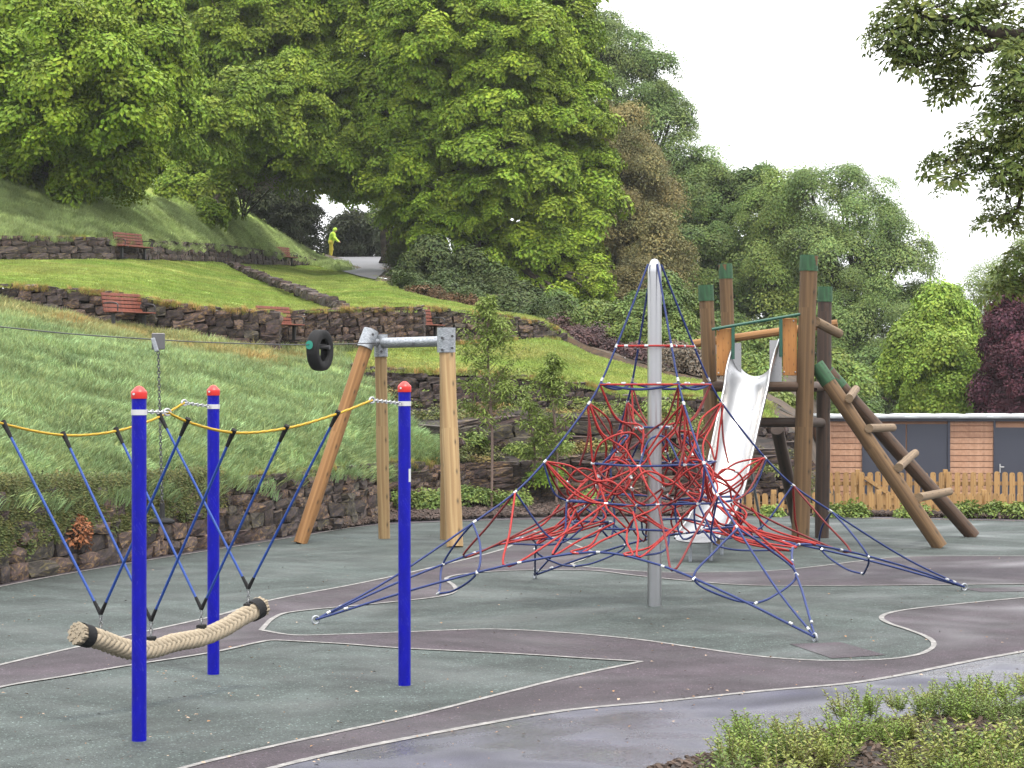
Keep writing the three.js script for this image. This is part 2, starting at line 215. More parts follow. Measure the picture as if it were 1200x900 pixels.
function patch(i, j, px0, px1, step = 8, rows = 12, amp = 0.05, bulge = 0) {
  const n = Math.ceil((px1 - px0) / step), pos = [], uv = [], idx = [];
  for (let a = 0; a <= n; a++) for (let b = 0; b <= rows; b++) {
    const px = lerp(px0, px1, a / n), p0 = pOf(T[i], px), p1 = pOf(T[j], px), t = b / rows, p = p0.lerp(p1, t);
    p.y += bulge * Math.sin(t * Math.PI) + amp * fbm(p.x * 0.9, p.z * 0.9, 0, 3) * 1.6;
    pos.push(p.x, p.y, p.z); uv.push(p.x, p.z);
    if (a && b) { const c = (a - 1) * (rows + 1) + b - 1, d = a * (rows + 1) + b - 1; idx.push(c, d, c + 1, c + 1, d, d + 1); }
  }
  const g = new THREE.BufferGeometry(); g.setAttribute('position', new THREE.Float32BufferAttribute(pos, 3)); g.setAttribute('uv', new THREE.Float32BufferAttribute(uv, 2)); g.setIndex(idx); g.computeVertexNormals(); return g;
}
const bankGeo = merge([patch(1, 2, -420, 512, 8, 16, 0.1, 0.12), patch(2, 3, -420, 430, 8, 2, 0.1), patch(3, 4, -420, 430, 8, 14, 0.1, 0.05), patch(4, 5, -420, 400, 8, 2, 0.1), patch(5, 6, -420, 392, 8, 12, 0.1)]);
const grassBank = structure('grass_bank', bankGeo, bankGround);
const lowerLawn = structure('lower_lawn', patch(5, 6, 392, 890, 8, 14, 0.05), lawnGround);
const upperLawn = structure('upper_lawn', patch(7, 8, -420, 660, 8, 20, 0.06), lawnGround);
const upperBank = structure('upper_bank', patch(9, 10, -420, 405, 8, 10, 0.12), lawnGround);
const beds = [structure('planting_bed', patch(1, 2, 512, 985, 8, 6, 0.12), soil), structure('planting_bed', patch(3, 4, 430, 985, 8, 6, 0.12), soil)];
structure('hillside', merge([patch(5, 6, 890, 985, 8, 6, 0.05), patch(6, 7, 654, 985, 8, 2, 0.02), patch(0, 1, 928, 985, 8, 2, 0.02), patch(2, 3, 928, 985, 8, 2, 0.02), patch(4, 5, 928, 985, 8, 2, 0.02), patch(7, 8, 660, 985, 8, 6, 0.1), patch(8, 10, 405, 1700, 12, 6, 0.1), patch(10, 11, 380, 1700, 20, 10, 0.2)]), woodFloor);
structure('upper_hillside', patch(10, 11, -420, 380, 16, 10, 0.2), lawnGround);
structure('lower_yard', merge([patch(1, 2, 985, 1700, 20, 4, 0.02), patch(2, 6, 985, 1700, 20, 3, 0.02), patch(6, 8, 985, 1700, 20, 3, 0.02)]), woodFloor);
{ // soil strip between the play surface and the walls
  const pos = [], uv = [], idx = [], rows = 5, cols = 150;
  for (let a = 0; a <= cols; a++) for (let b = 0; b <= rows; b++) {
    const px = lerp(-400, 1690, a / cols), e = gp(px, ix(EDGE, px, 1) - 3), w = pOf(T[0], px), p = e.lerp(w, b / rows * 1.06);
    p.y += 0.012 + 0.07 * Math.sin(Math.min(1, b / rows) * 3) * (0.5 + fbm(p.x * 2, p.z * 2)); pos.push(p.x, p.y, p.z); uv.push(p.x, p.z);
    if (a && b) { const c = (a - 1) * (rows + 1) + b - 1, d = a * (rows + 1) + b - 1; idx.push(c, d, c + 1, c + 1, d, d + 1); }
  }
  const g = new THREE.BufferGeometry(); g.setAttribute('position', new THREE.Float32BufferAttribute(pos, 3)); g.setAttribute('uv', new THREE.Float32BufferAttribute(uv, 2)); g.setIndex(idx); g.computeVertexNormals();
  structure('soil_strip', g, soil);
}
{ // upper path with its bend by the hedge
  const q = [[371, 310.5, 100.5], [398, 318.5, 86.5], [420, 325, 76], [440, 329.5, 68.6], [452, 318, 85], [463, 307, 108], [462, 302, 117], [384, 302.5, 116], [372, 307, 104]].map((a) => at(...a));
  const pos = [], uv = [], idx = []; const c = q.reduce((s, p) => s.add(p), V(0, 0, 0)).multiplyScalar(1 / q.length);
  for (const p of [c, ...q]) { pos.push(p.x, p.y + 0.06, p.z); uv.push(p.x, p.z); } q.forEach((_, i) => idx.push(0, 1 + i, 1 + (i + 1) % q.length));
  const g = new THREE.BufferGeometry(); g.setAttribute('position', new THREE.Float32BufferAttribute(pos, 3)); g.setAttribute('uv', new THREE.Float32BufferAttribute(uv, 2)); g.setIndex(idx); g.computeVertexNormals();
  if (g.attributes.normal.getY(0) < 0) { g.setIndex(idx.map((_, i) => idx[i - i % 3 + 2 - i % 3])); g.computeVertexNormals(); }
  structure('upper_path', g, dryTarmac);
}
// ---------------------------------------------------------------- stone walls, stone by stone
const stoneGeos = [...Array(10)].map((_, k) => {
  const g = new THREE.BoxGeometry(1, 1, 1, 2, 2, 2), p = g.attributes.position;
  for (let i = 0; i < p.count; i++) {
    const v = V(p.getX(i), p.getY(i), p.getZ(i)), l = v.length(), r = v.clone().multiplyScalar(0.62 / Math.max(l, 0.01)); v.lerp(r, 0.26);
    const n = (s) => noise(v.x * 2.3 + k * 7.1, v.y * 2.3 + s, v.z * 2.3 + k * 3.3);
    p.setXYZ(i, v.x + 0.16 * n(1), v.y + 0.2 * n(5), v.z + 0.2 * n(9));
  }
  g.computeVertexNormals(); g.deleteAttribute('normal'); return g;
});
const coreMat = std(null, { map: soilTex, roughness: 1 });
function stoneWall(name, label, i, j, px0, px1, { course = 0.16, width = 0.32, mats = stoneMats, ragged = 0.3, depth = 0.3, group } = {}) {
  const base = pOf(T[i], (px0 + px1) / 2), w = thing(name, label, 'wall', base, group);
  const core = part(w, 'wall_core', (() => { const g = patch(i, j, px0, px1, 10, 1, 0); g.translate(0, -0.03, -0.07); return g; })(), coreMat);
  // arc length table along the foot
  const N = 400, pts = []; let L = 0; for (let k = 0; k <= N; k++) { const px = lerp(px0, px1, k / N), p = pOf(T[i], px); if (k) L += Math.hypot(p.x - pts[k - 1].p.x, p.z - pts[k - 1].p.z); pts.push({ p, px, L }); }
  const colAt = (l) => { let k = 1; while (k < N && pts[k].L < l) k++; const a = pts[k - 1], b = pts[k]; return lerp(a.px, b.px, clamp((l - a.L) / Math.max(1e-6, b.L - a.L), 0, 1)); };
  let count = 0; const rest = [];
  const put = (p, q, s) => {
    const gi = stoneGeos[Math.floor(rnd() * 10)], mat = mats[Math.floor(rnd() * mats.length)];
    if (count++ < 300) { const m = new THREE.Mesh(gi, mat); m.name = 'stone'; m.position.copy(p).sub(base); m.quaternion.copy(q); m.scale.copy(s); m.castShadow = m.receiveShadow = true; w.add(m); }
    else { const g = gi.clone(); g.applyMatrix4(new THREE.Matrix4().compose(p.clone().sub(base), q, s)); rest.push(g); }
  };
  const maxH = Math.max(...pts.map((q) => pOf(T[j], q.px).y - q.p.y));
  for (let y = 0, c = 0; y < maxH; c++) {
    const ch = course * rr(0.75, 1.3);
    for (let l = rr(-0.2, 0); l < L;) {
      const wd = width * rr(0.55, 1.6), px = colAt(clamp(l + wd / 2, 0, L)), foot = pOf(T[i], px), top = pOf(T[j], px), h = top.y - foot.y;
      const e = pOf(T[i], colAt(clamp(l + wd / 2 + 0.2, 0, L))).sub(pOf(T[i], colAt(clamp(l + wd / 2 - 0.2, 0, L)))), yaw = Math.atan2(-e.z, e.x);
      if (y < h + 0.03 - rnd() * ragged * ch && h > 0.08) {
        const hh = Math.min(ch, h - y + 0.06), p = foot.clone().lerp(top, clamp((y + hh / 2) / h, 0, 1)); p.y = foot.y + y + hh / 2; p.z += rr(-0.05, 0.035);
        put(p, new THREE.Quaternion().setFromEuler(new THREE.Euler(rr(-0.08, 0.08), yaw + rr(-0.12, 0.12), rr(-0.09, 0.09))), V(wd * 0.97, Math.max(0.05, hh * 0.99), depth * rr(0.7, 1.2)));
      }
      l += wd * 0.98;
    }
    y += ch * 0.97;
  }
  if (rest.length) { const m = new THREE.Mesh(mergeGeometries(rest), mats[0]); m.name = 'stones'; m.userData = { kind: 'stuff' }; m.castShadow = m.receiveShadow = true; w.add(m); }
  return w;
}
stoneWall('retaining_wall', 'dark rubble stone retaining wall along foot of the long grass bank', 0, 1, -30, 486, { course: 0.17, width: 0.36 });
stoneWall('retaining_wall', 'pale mortared stone end of the lowest terrace wall behind zip line frame', 0, 1, 487, 545, { course: 0.12, width: 0.19, mats: [...paleStoneMats, ...paleStoneMats, stoneMats[5]] });
stoneWall('retaining_wall', 'dry stone lowest terrace wall behind the climbing net and slide', 0, 1, 546, 930, { course: 0.13, width: 0.34, mats: [stoneMats[0], stoneMats[2], stoneMats[5], stoneMats[6], stoneMats[1]] });
stoneWall('retaining_wall', 'middle terrace wall of large flat stones above the lowest planting bed', 2, 3, 500, 930, { course: 0.24, width: 0.62, mats: [stoneMats[0], stoneMats[3], stoneMats[6]] });
stoneWall('retaining_wall', 'dark ragged rubble wall holding up the lower lawn', 4, 5, 394, 930, { course: 0.15, width: 0.26, ragged: 0.9, mats: [stoneMats[0], stoneMats[1], stoneMats[4], stoneMats[6]] });
stoneWall('terrace_wall', 'long stone terrace wall with the slatted bench, above the grass bank', 6, 7, -20, 317, { course: 0.17, width: 0.3 });
stoneWall('terrace_wall', 'stone terrace wall section between the two bench recesses', 6, 7, 322, 488, { course: 0.15, width: 0.22, mats: [stoneMats[0], stoneMats[2], stoneMats[5], stoneMats[6]] });
stoneWall('terrace_wall', 'stone terrace wall section ending at the heather', 6, 7, 493, 656, { course: 0.15, width: 0.24, mats: [stoneMats[0], stoneMats[1], stoneMats[5], stoneMats[3]] });
stoneWall('upper_wall', 'low dark stone wall at foot of the shaded upper bank', 8, 9, -20, 372, { course: 0.16, width: 0.42, mats: [stoneMats[1], stoneMats[4], stoneMats[6], stoneMats[0]] });
{ // low stone kerb stepping down across the upper lawn, and the return walls of the two recesses
  const line = (name, label, a, b, n, h, wd) => {
    const w = thing(name, label, 'wall', a.clone());
    for (let k = 0; k < n; k++) for (let c = 0; c < Math.round(h / 0.16); c++) {
      const p = a.clone().lerp(b, (k + 0.5 + rr(-0.2, 0.2)) / n), m = new THREE.Mesh(stoneGeos[Math.floor(rnd() * 10)], stoneMats[[0, 1, 4, 6][Math.floor(rnd() * 4)]]); m.name = 'stone'; m.castShadow = m.receiveShadow = true;
      m.position.copy(p).sub(a); m.position.y += 0.06 + c * 0.16; m.rotation.set(rr(-0.1, 0.1), Math.atan2(-(b.z - a.z), b.x - a.x) + rr(-0.2, 0.2), rr(-0.1, 0.1)); m.scale.set(wd * rr(0.5, 1.5), rr(0.1, 0.24), 0.3); w.add(m);
    }
  };
  line('stone_kerb', 'low stepped line of edging stones running down the upper lawn', at(262, 310, 76), at(402, 363, 48.2), 62, 0.17, 0.42);
  line('return_wall', 'short stone return wall beside the bench with only its end showing', at(319, 410, 45.2), at(320, 411, 47.4), 8, 0.8, 0.3);
  line('return_wall', 'short stone return wall beside the farthest bench recess', at(489.5, 406, 48), at(491, 406, 50.2), 8, 0.75, 0.3);
}
// ---------------------------------------------------------------- braided rope swing between four blue posts
const groundTop = 0.012;
const P1 = gp(163, 868), P2 = gp(250, 790), P3 = gp(474, 803), P4 = P2.clone().sub(P3).add(P1);
const swing = thing('rope_swing', 'blue post rope swing with a thick braided rope hung on yellow cables', 'swing', P1.clone().add(P2).multiplyScalar(0.5));
const POST_R = 0.047;
for (const [p, h] of [[P1, 2.22], [P2, 2.22], [P3, 2.25], [P4, 2.22]]) {
  const post = part(swing, 'post', rod(p.clone(), p.clone().setY(h), POST_R, POST_R, 32), bluePaint);
  const off = swing.position.clone();
  const sub = (name, geo, mat) => { const m = new THREE.Mesh(geo, mat); m.name = name; geo.translate(-off.x, -off.y, -off.z); m.castShadow = m.receiveShadow = true; post.add(m); };
  const cap = new THREE.LatheGeometry([[0, 0.082], [0.01, 0.081], [0.026, 0.072], [0.046, 0.05], [0.051, 0.044], [0.052, 0.038], [0.052, 0.0], [0.046, 0]].map(([x, y]) => new THREE.Vector2(x, y)).reverse(), 32); cap.translate(p.x, h - 0.03, p.z); sub('cap', cap, redPlastic);
  sub('clamp_band', rod(p.clone().setY(h - 0.135), p.clone().setY(h - 0.1), POST_R + 0.004, POST_R + 0.004, 32), bandMetal);
  const bolt = new THREE.CylinderGeometry(0.008, 0.008, 0.012, 8); bolt.rotateX(Math.PI / 2); bolt.translate(p.x - 0.026, h + 0.0, p.z + 0.046); sub('bolt', bolt, bandMetal);
  if (p === P3) { const s = new THREE.CylinderGeometry(POST_R + 0.002, POST_R + 0.002, 0.1, 12, 1, true, 0.75, 0.75); s.translate(p.x, 1.59, p.z); sub('sticker', s, std([0.4, 0.42, 0.45])); }
}
const chainGeo = (a, b, link = 0.035, r = 0.0045) => { // interlocked links
  const n = Math.max(2, Math.round(a.distanceTo(b) / (link * 0.72))), out = [], q = new THREE.Quaternion().setFromUnitVectors(V(1, 0, 0), b.clone().sub(a).normalize());
  for (let k = 0; k < n; k++) { const g = new THREE.TorusGeometry(link * 0.36, r, 5, 10); g.scale(1.25, 0.8, 1); if (k % 2) g.rotateX(Math.PI / 2); g.applyQuaternion(q); const p = a.clone().lerp(b, (k + 0.5) / n); g.translate(p.x, p.y, p.z); out.push(g); }
  return mergeGeometries(out);
};
const midA = P1.clone().add(P4).multiplyScalar(0.5), midB = P3.clone().add(P2).multiplyScalar(0.5);
const hang = [[118, 742], [177, 749], [236, 735], [291, 710]].map(([x, y]) => onLine(midA, midB, x, y));
const nearPts = [[219, 494], [273, 507], [335, 502], [395, 485]].map(([x, y]) => onLine(P1, P3, x, y));
const farPts = [[5, 497], [75, 510], [137, 505], [188, 488]].map(([x, y]) => onLine(P4, P2, x, y));
const nearEnds = [onLine(P1, P3, 196, 483), onLine(P1, P3, 436, 469)], farEnds = [onLine(P4, P2, -45, 481), onLine(P4, P2, 216, 472)];
part(swing, 'cable', tube([nearEnds[0], ...nearPts, nearEnds[1]], 0.0095, 60, 8), yellowRope);
part(swing, 'cable', tube([farEnds[0], ...farPts, farEnds[1]], 0.0095, 60, 8), yellowRope);
for (const [post, h, e, s] of [[P1, 2.105, nearEnds[0], 1], [P3, 2.135, nearEnds[1], -1], [P4, 2.105, farEnds[0], 1], [P2, 2.105, farEnds[1], -1]]) {
  const d = e.clone().sub(post).setY(0).normalize(), a = post.clone().setY(h).addScaledVector(d, POST_R + 0.012);
  part(swing, 'chain', chainGeo(a, e.clone(), 0.04, 0.0052), ferrule);
  part(swing, 'thimble', (() => { const g = new THREE.TorusGeometry(0.021, 0.007, 6, 14); g.scale(1.5, 1, 1); g.applyQuaternion(new THREE.Quaternion().setFromUnitVectors(V(1, 0, 0), d)); g.translate(e.x, e.y, e.z); return g; })(), ferrule);
}
for (const [pts, mat] of [[farPts, swingRope], [nearPts, swingRope]]) pts.forEach((p, k) => {
  const h = hang[k].clone().add(V(0, 0.13, 0)), d = h.clone().sub(p).normalize();
  const rope = part(swing, 'suspension_rope', rod(p.clone(), h, 0.0098, 0.0098, 8), mat);
  const cuff = (a, b, r0, r1) => { const g = rod(a, b, r0, r1, 10), m = new THREE.Mesh(g.translate(-swing.position.x, -swing.position.y, -swing.position.z), blackRubber); m.name = 'sleeve'; m.castShadow = m.receiveShadow = true; rope.add(m); };
  cuff(p.clone().addScaledVector(d, -0.025), p.clone().addScaledVector(d, 0.11), 0.02, 0.0125); cuff(h.clone().addScaledVector(d, -0.1), h, 0.0115, 0.015);
  part(swing, 'shackle', chainGeo(h, hang[k].clone().add(V(0, 0.02, 0)), 0.038, 0.0052), ferrule);
});
{ // the plaited rope: slanting strand turns in rows round a sagging core
  const axis = [[97, 744], [118, 750], [150, 761], [177, 761], [205, 753], [236, 747], [262, 736], [285, 722], [306, 711]].map(([x, y]) => onLine(midA, midB, x, y));
  axis[0].addScaledVector(axis[1].clone().sub(axis[0]).normalize(), -0.06);
  const curve = new THREE.CatmullRomCurve3(axis, false, 'centripetal'), L = curve.getLength(), turns = [], R = 0.047, pitch = 0.05;
  const frame = (s) => { const t = curve.getTangentAt(clamp(s / L, 0, 1)), side = V(0, 1, 0).cross(t).normalize(), up = t.clone().cross(side); return { p: curve.getPointAt(clamp(s / L, 0, 1)), t, side, up }; };
  for (let row = 0; row < 4; row++) for (let k = 0; k < Math.floor((L - 0.2) / pitch); k++) {
    const pts = [], s0 = 0.1 + k * pitch + (row % 2) * pitch * 0.5, a0 = row * Math.PI / 2 + 0.35, dir = row % 2 ? -1 : 1;
    for (let i = 0; i <= 6; i++) { const f = i / 6, ang = a0 + (dir > 0 ? f : 1 - f) * (Math.PI / 2 + 0.35) - 0.175, rad = R * (0.80 + 0.27 * Math.sin(f * Math.PI)), fr = frame(s0 + f * 0.085); pts.push(fr.p.clone().addScaledVector(fr.up, Math.cos(ang) * rad).addScaledVector(fr.side, Math.sin(ang) * rad)); }
    turns.push(tube(pts, 0.0225 * rr(0.92, 1.08), 8, 8));
  }
  turns.push(tube(axis, 0.045, 40, 12));
  part(swing, 'braided_rope', mergeGeometries(turns), hemp);
  for (const [s, e] of [[0.075, -1], [L - 0.075, 1]]) {
    const a = frame(s - 0.045), b = frame(s + 0.045); part(swing, 'whipping', tube([a.p, frame(s).p, b.p], 0.079, 4, 24), blackRubber);
    // cut rope end: a bundle of cords
    const out = [], f = frame(e < 0 ? 0 : L); for (let k = 0; k < 61; k++) { const r = 0.064 * Math.sqrt(k / 60), g = k * 2.4, o = f.side.clone().multiplyScalar(Math.cos(g) * r).addScaledVector(f.up, Math.sin(g) * r), q = frame(e < 0 ? 0.07 : L - 0.07); out.push(rod(q.p.clone().add(o), f.p.clone().add(o.multiplyScalar(1.14)).addScaledVector(f.t, e * rr(0, 0.012)), 0.0125, 0.0115, 7)); }
    part(swing, 'rope_end', mergeGeometries(out), hemp);
  }
  hang.forEach((h) => part(swing, 'saddle', boxAt(h.clone().add(V(0, 0.0, 0)), V(0.07, 0.04, 0.05), Math.atan2(-(midB.z - midA.z), midB.x - midA.x), 0.01), blackRubber));
}

// ---------------------------------------------------------------- pyramid climbing net
{
  const mast = gp(767, 710), A = [[370, 731], [955, 752], [1130, 692], [627, 678]].map(([x, y]) => gp(x, y, 0.04));
  const net = thing('climbing_net', 'pyramid climbing net of red and blue ropes on a steel mast', 'climbing net', mast.clone());
  const mg = new THREE.LatheGeometry([[0.072, 0], [0.072, 3.42], [0.066, 3.47], [0.05, 3.52], [0.03, 3.55], [0, 3.558]].map(([x, y]) => new THREE.Vector2(x, y)), 40); mg.translate(mast.x, 0, mast.z); part(net, 'mast', mg, steel);
  const hp = [[0.02, 3.5], [0.12, 2.66], [0.17, 2.28], [0.205, 2.08], [0.34, 1.5], [0.43, 1.2], [0.55, 0.92], [0.8, 0.38], [1, 0.04]];
  const C = (k, s) => { const p = mast.clone().lerp(A[(k + 4) % 4], s); p.y = ix(hp, s, 1); return p; };
  const E = (k, t) => { const p = A[(k + 4) % 4].clone().lerp(A[(k + 5) % 4], t), b = 4 * t * (1 - t); p.lerp(mast, 0.4 * b); p.y = 0.04 + 0.62 * Math.pow(b, 0.85); return p; };
  const ring = (kk, r, h) => { const k = Math.floor(kk), f = kk - k, a = A[(k + 4) % 4].clone().sub(mast).setY(0).normalize(), b = A[(k + 5) % 4].clone().sub(mast).setY(0).normalize(); const d = a.lerp(b, f).normalize(); return mast.clone().addScaledVector(d, r).setY(h); };
  const rope = (pts, m, r = 0.0106, seg) => part(net, 'rope', tube(pts, r, seg ?? Math.max(6, pts.length * 7), 7), m);
  const sag = (a, b, s, m, r) => { const c = a.clone().add(b).multiplyScalar(0.5); c.y -= s; return rope([a, a.clone().lerp(c, 0.5).add(V(0, -s * 0.22, 0)), c, b.clone().lerp(c, 0.5).add(V(0, -s * 0.22, 0)), b], m, r); };
  const tip = (a, b, l = 0.04) => { const d = b.clone().sub(a).normalize().multiplyScalar(l / 2); part(net, 'ferrule', rod(a.clone().sub(d), a.clone().add(d), 0.015, 0.015, 8), ferrule); };
  for (let k = 0; k < 4; k++) {
    rope(hp.map(([s]) => C(k, s)), blueRope, 0.011, 60);
    for (const s of [0.12, 0.165, 0.205, 0.34, 0.43, 0.55, 0.965]) tip(C(k, s), C(k, s + 0.02));
    rope([0, 0.12, 0.3, 0.5, 0.7, 0.88, 1].map((t) => E(k, t)), blueRope, 0.0118, 50);
    for (const t of [0.03, 0.28, 0.42, 0.5, 0.6, 0.72, 0.97]) tip(E(k, t), E(k, t + 0.02));
    part(net, 'ground_anchor', (() => { const g = new THREE.TorusGeometry(0.036, 0.011, 6, 14); g.rotateY(Math.atan2(A[k].x - mast.x, A[k].z - mast.z) + Math.PI / 2); g.translate(A[k].x, 0.036, A[k].z); return g; })(), galvanised);
    // upper rings
    const u = C(k, 0.12), v = C(k + 1, 0.12); rope([u, v], redRope, 0.011); tip(u.clone().lerp(v, 0.18), v); tip(u.clone().lerp(v, 0.55), v);
    sag(C(k, 0.17), C(k + 1, 0.17), 0.06, blueRope, 0.014); rope([C(k, 0.172), C(k + 1, 0.172)], redRope, 0.011); tip(C(k, 0.17).lerp(C(k + 1, 0.17), 0.3), C(k + 1, 0.17)); tip(C(k, 0.17).lerp(C(k + 1, 0.17), 0.75), C(k + 1, 0.17));
    // U loops hanging inside the upper pyramid
    const inA = ring(k + 0.35, 0.24, 1.82), inB = ring(k + 0.65, 0.24, 1.82);
    rope([C(k, 0.172), C(k, 0.172).lerp(inA, 0.45).add(V(0, -0.16, 0)), inA.clone().add(V(0, 0.02, 0)), ring(k + 0.5, 0.4, 1.56), C(k + 1, 0.205).lerp(ring(k + 0.75, 0.35, 1.8), 0.6), C(k + 1, 0.205)], redRope);
    rope([C(k, 0.205), C(k, 0.205).lerp(inA, 0.4).add(V(0, -0.22, 0)), ring(k + 0.2, 0.46, 1.58), inB, C(k + 1, 0.172).lerp(inB, 0.5).add(V(0, -0.12, 0)), C(k + 1, 0.172)], darkRedRope);
    tip(inA, inB); tip(ring(k + 0.5, 0.4, 1.56), inB);
    rope([ring(k, 0.16, 1.83), ring(k + 1, 0.16, 1.83)], blueRope, 0.01); tip(ring(k, 0.16, 1.83), ring(k + 1, 0.16, 1.83));
    // blue horizontal rings
    const r5 = [ring(k, 0.72, 1.47), ring(k + 0.5, 0.52, 1.45), ring(k + 1, 0.72, 1.47)]; rope(r5, blueRope, 0.0118); r5.forEach((p, i) => i < 2 && tip(p, r5[i + 1]));
    const r7 = [ring(k, 1.02, 1.1), ring(k + 0.3, 0.8, 1.08), ring(k + 0.5, 0.62, 1.06), ring(k + 0.7, 0.8, 1.08), ring(k + 1, 1.02, 1.1)]; rope(r7, blueRope, 0.0118); r7.forEach((p, i) => i < 4 && tip(p, r7[i + 1]));
    const r8 = [ring(k + 0.2, 0.75, 0.82), ring(k + 0.5, 0.9, 0.84), ring(k + 0.8, 0.75, 0.82)]; rope(r8, blueRope, 0.0118); r8.forEach((p, i) => i < 2 && tip(p, r8[i + 1]));
    // blue arches over the mast ring
    rope([r5[1], ring(k + 0.6, 0.34, 1.72), ring(k + 0.9, 0.3, 1.74), ring(k + 1, 0.62, 1.46)], blueRope, 0.0102);
    // red webs between corner ropes, rings and edges
    sag(C(k, 0.34), r7[1], 0.12, redRope); sag(C(k, 0.34), r7[2], 0.16, redRope); sag(C(k + 1, 0.34), r7[3], 0.12, darkRedRope);
    rope([C(k, 0.21), C(k, 0.21).lerp(r5[0], 0.5).add(V(0, 0.02, 0)), r5[0], r7[1]], redRope);
    rope([C(k, 0.205), C(k, 0.21).add(V(0, -0.35, 0)), ring(k - 0.12, 0.82, 1.45)], darkRedRope);
    rope([r5[1], ring(k + 0.62, 0.75, 1.25), r7[3], ring(k + 0.55, 0.95, 0.95), r8[1]], redRope);
    rope([r5[1], ring(k + 0.38, 0.75, 1.25), r7[1], ring(k + 0.45, 0.98, 0.95), r8[1]], redRope);
    rope([r5[0], ring(k + 0.15, 0.62, 1.3), ring(k + 0.3, 0.4, 1.2), r7[2], ring(k + 0.7, 0.4, 1.18), ring(k + 0.85, 0.62, 1.3), r5[2]], darkRedRope);
    rope([r7[0], ring(k + 0.1, 0.9, 1.22), ring(k + 0.28, 0.7, 1.3), r7[2], ring(k + 0.66, 0.5, 0.9), r8[2]], redRope);
    rope([r7[4], ring(k + 0.9, 0.85, 0.95), r8[2], ring(k + 0.6, 0.6, 0.92), r7[1]], redRope);
    // web of red loops filling the pyramid between the upper ring and the middle rings
    rope([C(k, 0.205), ring(k + 0.1, 0.66, 1.78), ring(k + 0.3, 0.5, 1.62), r5[1], ring(k + 0.7, 0.5, 1.66), ring(k + 0.9, 0.64, 1.84), C(k + 1, 0.205)], redRope);
    rope([r5[0], ring(k + 0.15, 0.7, 1.68), ring(k + 0.35, 0.42, 1.78), ring(k + 0.5, 0.3, 1.6), ring(k + 0.65, 0.45, 1.42), ring(k + 0.85, 0.72, 1.3), r7[4]], redRope);
    for (const [a, h, r] of [[0.25, 1.34, 0.6], [0.62, 1.24, 0.74]]) { const c0 = ring(k + a, r, h), pts = []; for (let i = 0; i < 8; i++) { const g = i / 8 * 6.283 + k; pts.push(c0.clone().add(V(Math.cos(g) * 0.16 + 0.02 * Math.sin(g * 3), Math.sin(g) * 0.17, Math.sin(g + a * 9) * 0.12))); } part(net, 'rope', tube(pts, 0.0106, 34, 7, true), redRope); tip(pts[0], pts[1]); tip(pts[4], pts[5]); }
    rope([C(k, 0.34), C(k, 0.34).lerp(ring(k + 0.2, 0.8, 1.3), 0.5).add(V(0, 0.05, 0)), ring(k + 0.2, 0.8, 1.3), ring(k + 0.4, 0.55, 1.4), r5[1]], redRope); rope([C(k + 1, 0.34), C(k + 1, 0.34).lerp(ring(k + 0.8, 0.8, 1.28), 0.5).add(V(0, 0.03, 0)), ring(k + 0.8, 0.8, 1.28), ring(k + 0.6, 0.55, 1.38), r5[1]], redRope);
    rope([C(k, 0.43), C(k, 0.43).lerp(E(k, 0.25), 0.5).add(V(0, -0.02, 0)), E(k, 0.25), E(k, 0.25).lerp(r7[1], 0.5).add(V(0, -0.04, 0)), r7[1]], redRope, 0.0112);
    rope([C(k, 0.43), C(k, 0.43).lerp(E(k - 1, 0.75), 0.5), E(k - 1, 0.75), E(k - 1, 0.75).lerp(ring(k - 0.3, 0.8, 1.08), 0.5).add(V(0, -0.04, 0)), ring(k - 0.3, 0.8, 1.08)], darkRedRope, 0.0112);
    for (const e of [0.42, 0.6]) { const q = E(k, e), s = e < 0.5 ? r8[0] : r8[2]; rope([s, s.clone().lerp(q, 0.6).add(V(0.05, -0.02, 0)), q.clone().add(V(-0.03, 0.01, 0)), q.clone().add(V(0.05, 0.0, 0.01)), r8[1].clone().lerp(q, 0.5), r8[1]], redRope); }
    // blue hanging loops: from the corner rope down to both edges
    rope([C(k, 0.345), C(k, 0.345).lerp(r7[0], 0.5).add(V(0, -0.12, 0)), r7[0]], blueRope, 0.0102);
    rope([C(k, 0.43), C(k, 0.43).lerp(r8[0], 0.4).add(V(0, -0.3, 0)), ring(k + 0.1, 1.15, 0.72), r7[0]], blueRope, 0.0102);
    const q1 = E(k, 0.2), q2 = E(k - 1, 0.8), lo = q1.clone().add(q2).multiplyScalar(0.5).lerp(A[k], 0.15).add(V(0, -0.17, 0)), hi = C(k, 0.555);
    rope([hi, hi.clone().lerp(q1, 0.5).add(V(0, 0.03, 0)).lerp(E(k, 0.3), 0.1), q1, q1.clone().lerp(lo, 0.6).add(V(0, -0.05, 0)), lo], blueRope, 0.011);
    rope([hi, hi.clone().lerp(q2, 0.5).add(V(0, 0.03, 0)), q2, q2.clone().lerp(lo, 0.6).add(V(0, -0.05, 0)), lo], blueRope, 0.011); tip(lo, q1); tip(q1, hi); tip(q2, hi);
    rope([r8[0], ring(k + 0.1, 0.55, 0.72), ring(k, 0.5, 1.05), r7[0]], blueRope, 0.0102);
    for (const [e, u0, u1] of [[0.36, 0.12, 0.42], [0.64, 0.55, 0.85]]) rope([ring(k + u0, 1.0, 1.02), ring(k + u0 + 0.04, 1.16, 0.82), E(k, e).add(V(0, 0.012, 0)), ring(k + (u0 + u1) / 2, 1.12, 0.74), ring(k + u1, 0.92, 0.9)], redRope);
    rope([r8[2], ring(k + 0.75, 0.95, 0.66), E(k, 0.62)], blueRope, 0.01); rope([r8[0], ring(k + 0.25, 0.95, 0.66), E(k, 0.38)], blueRope, 0.01);
  }
}

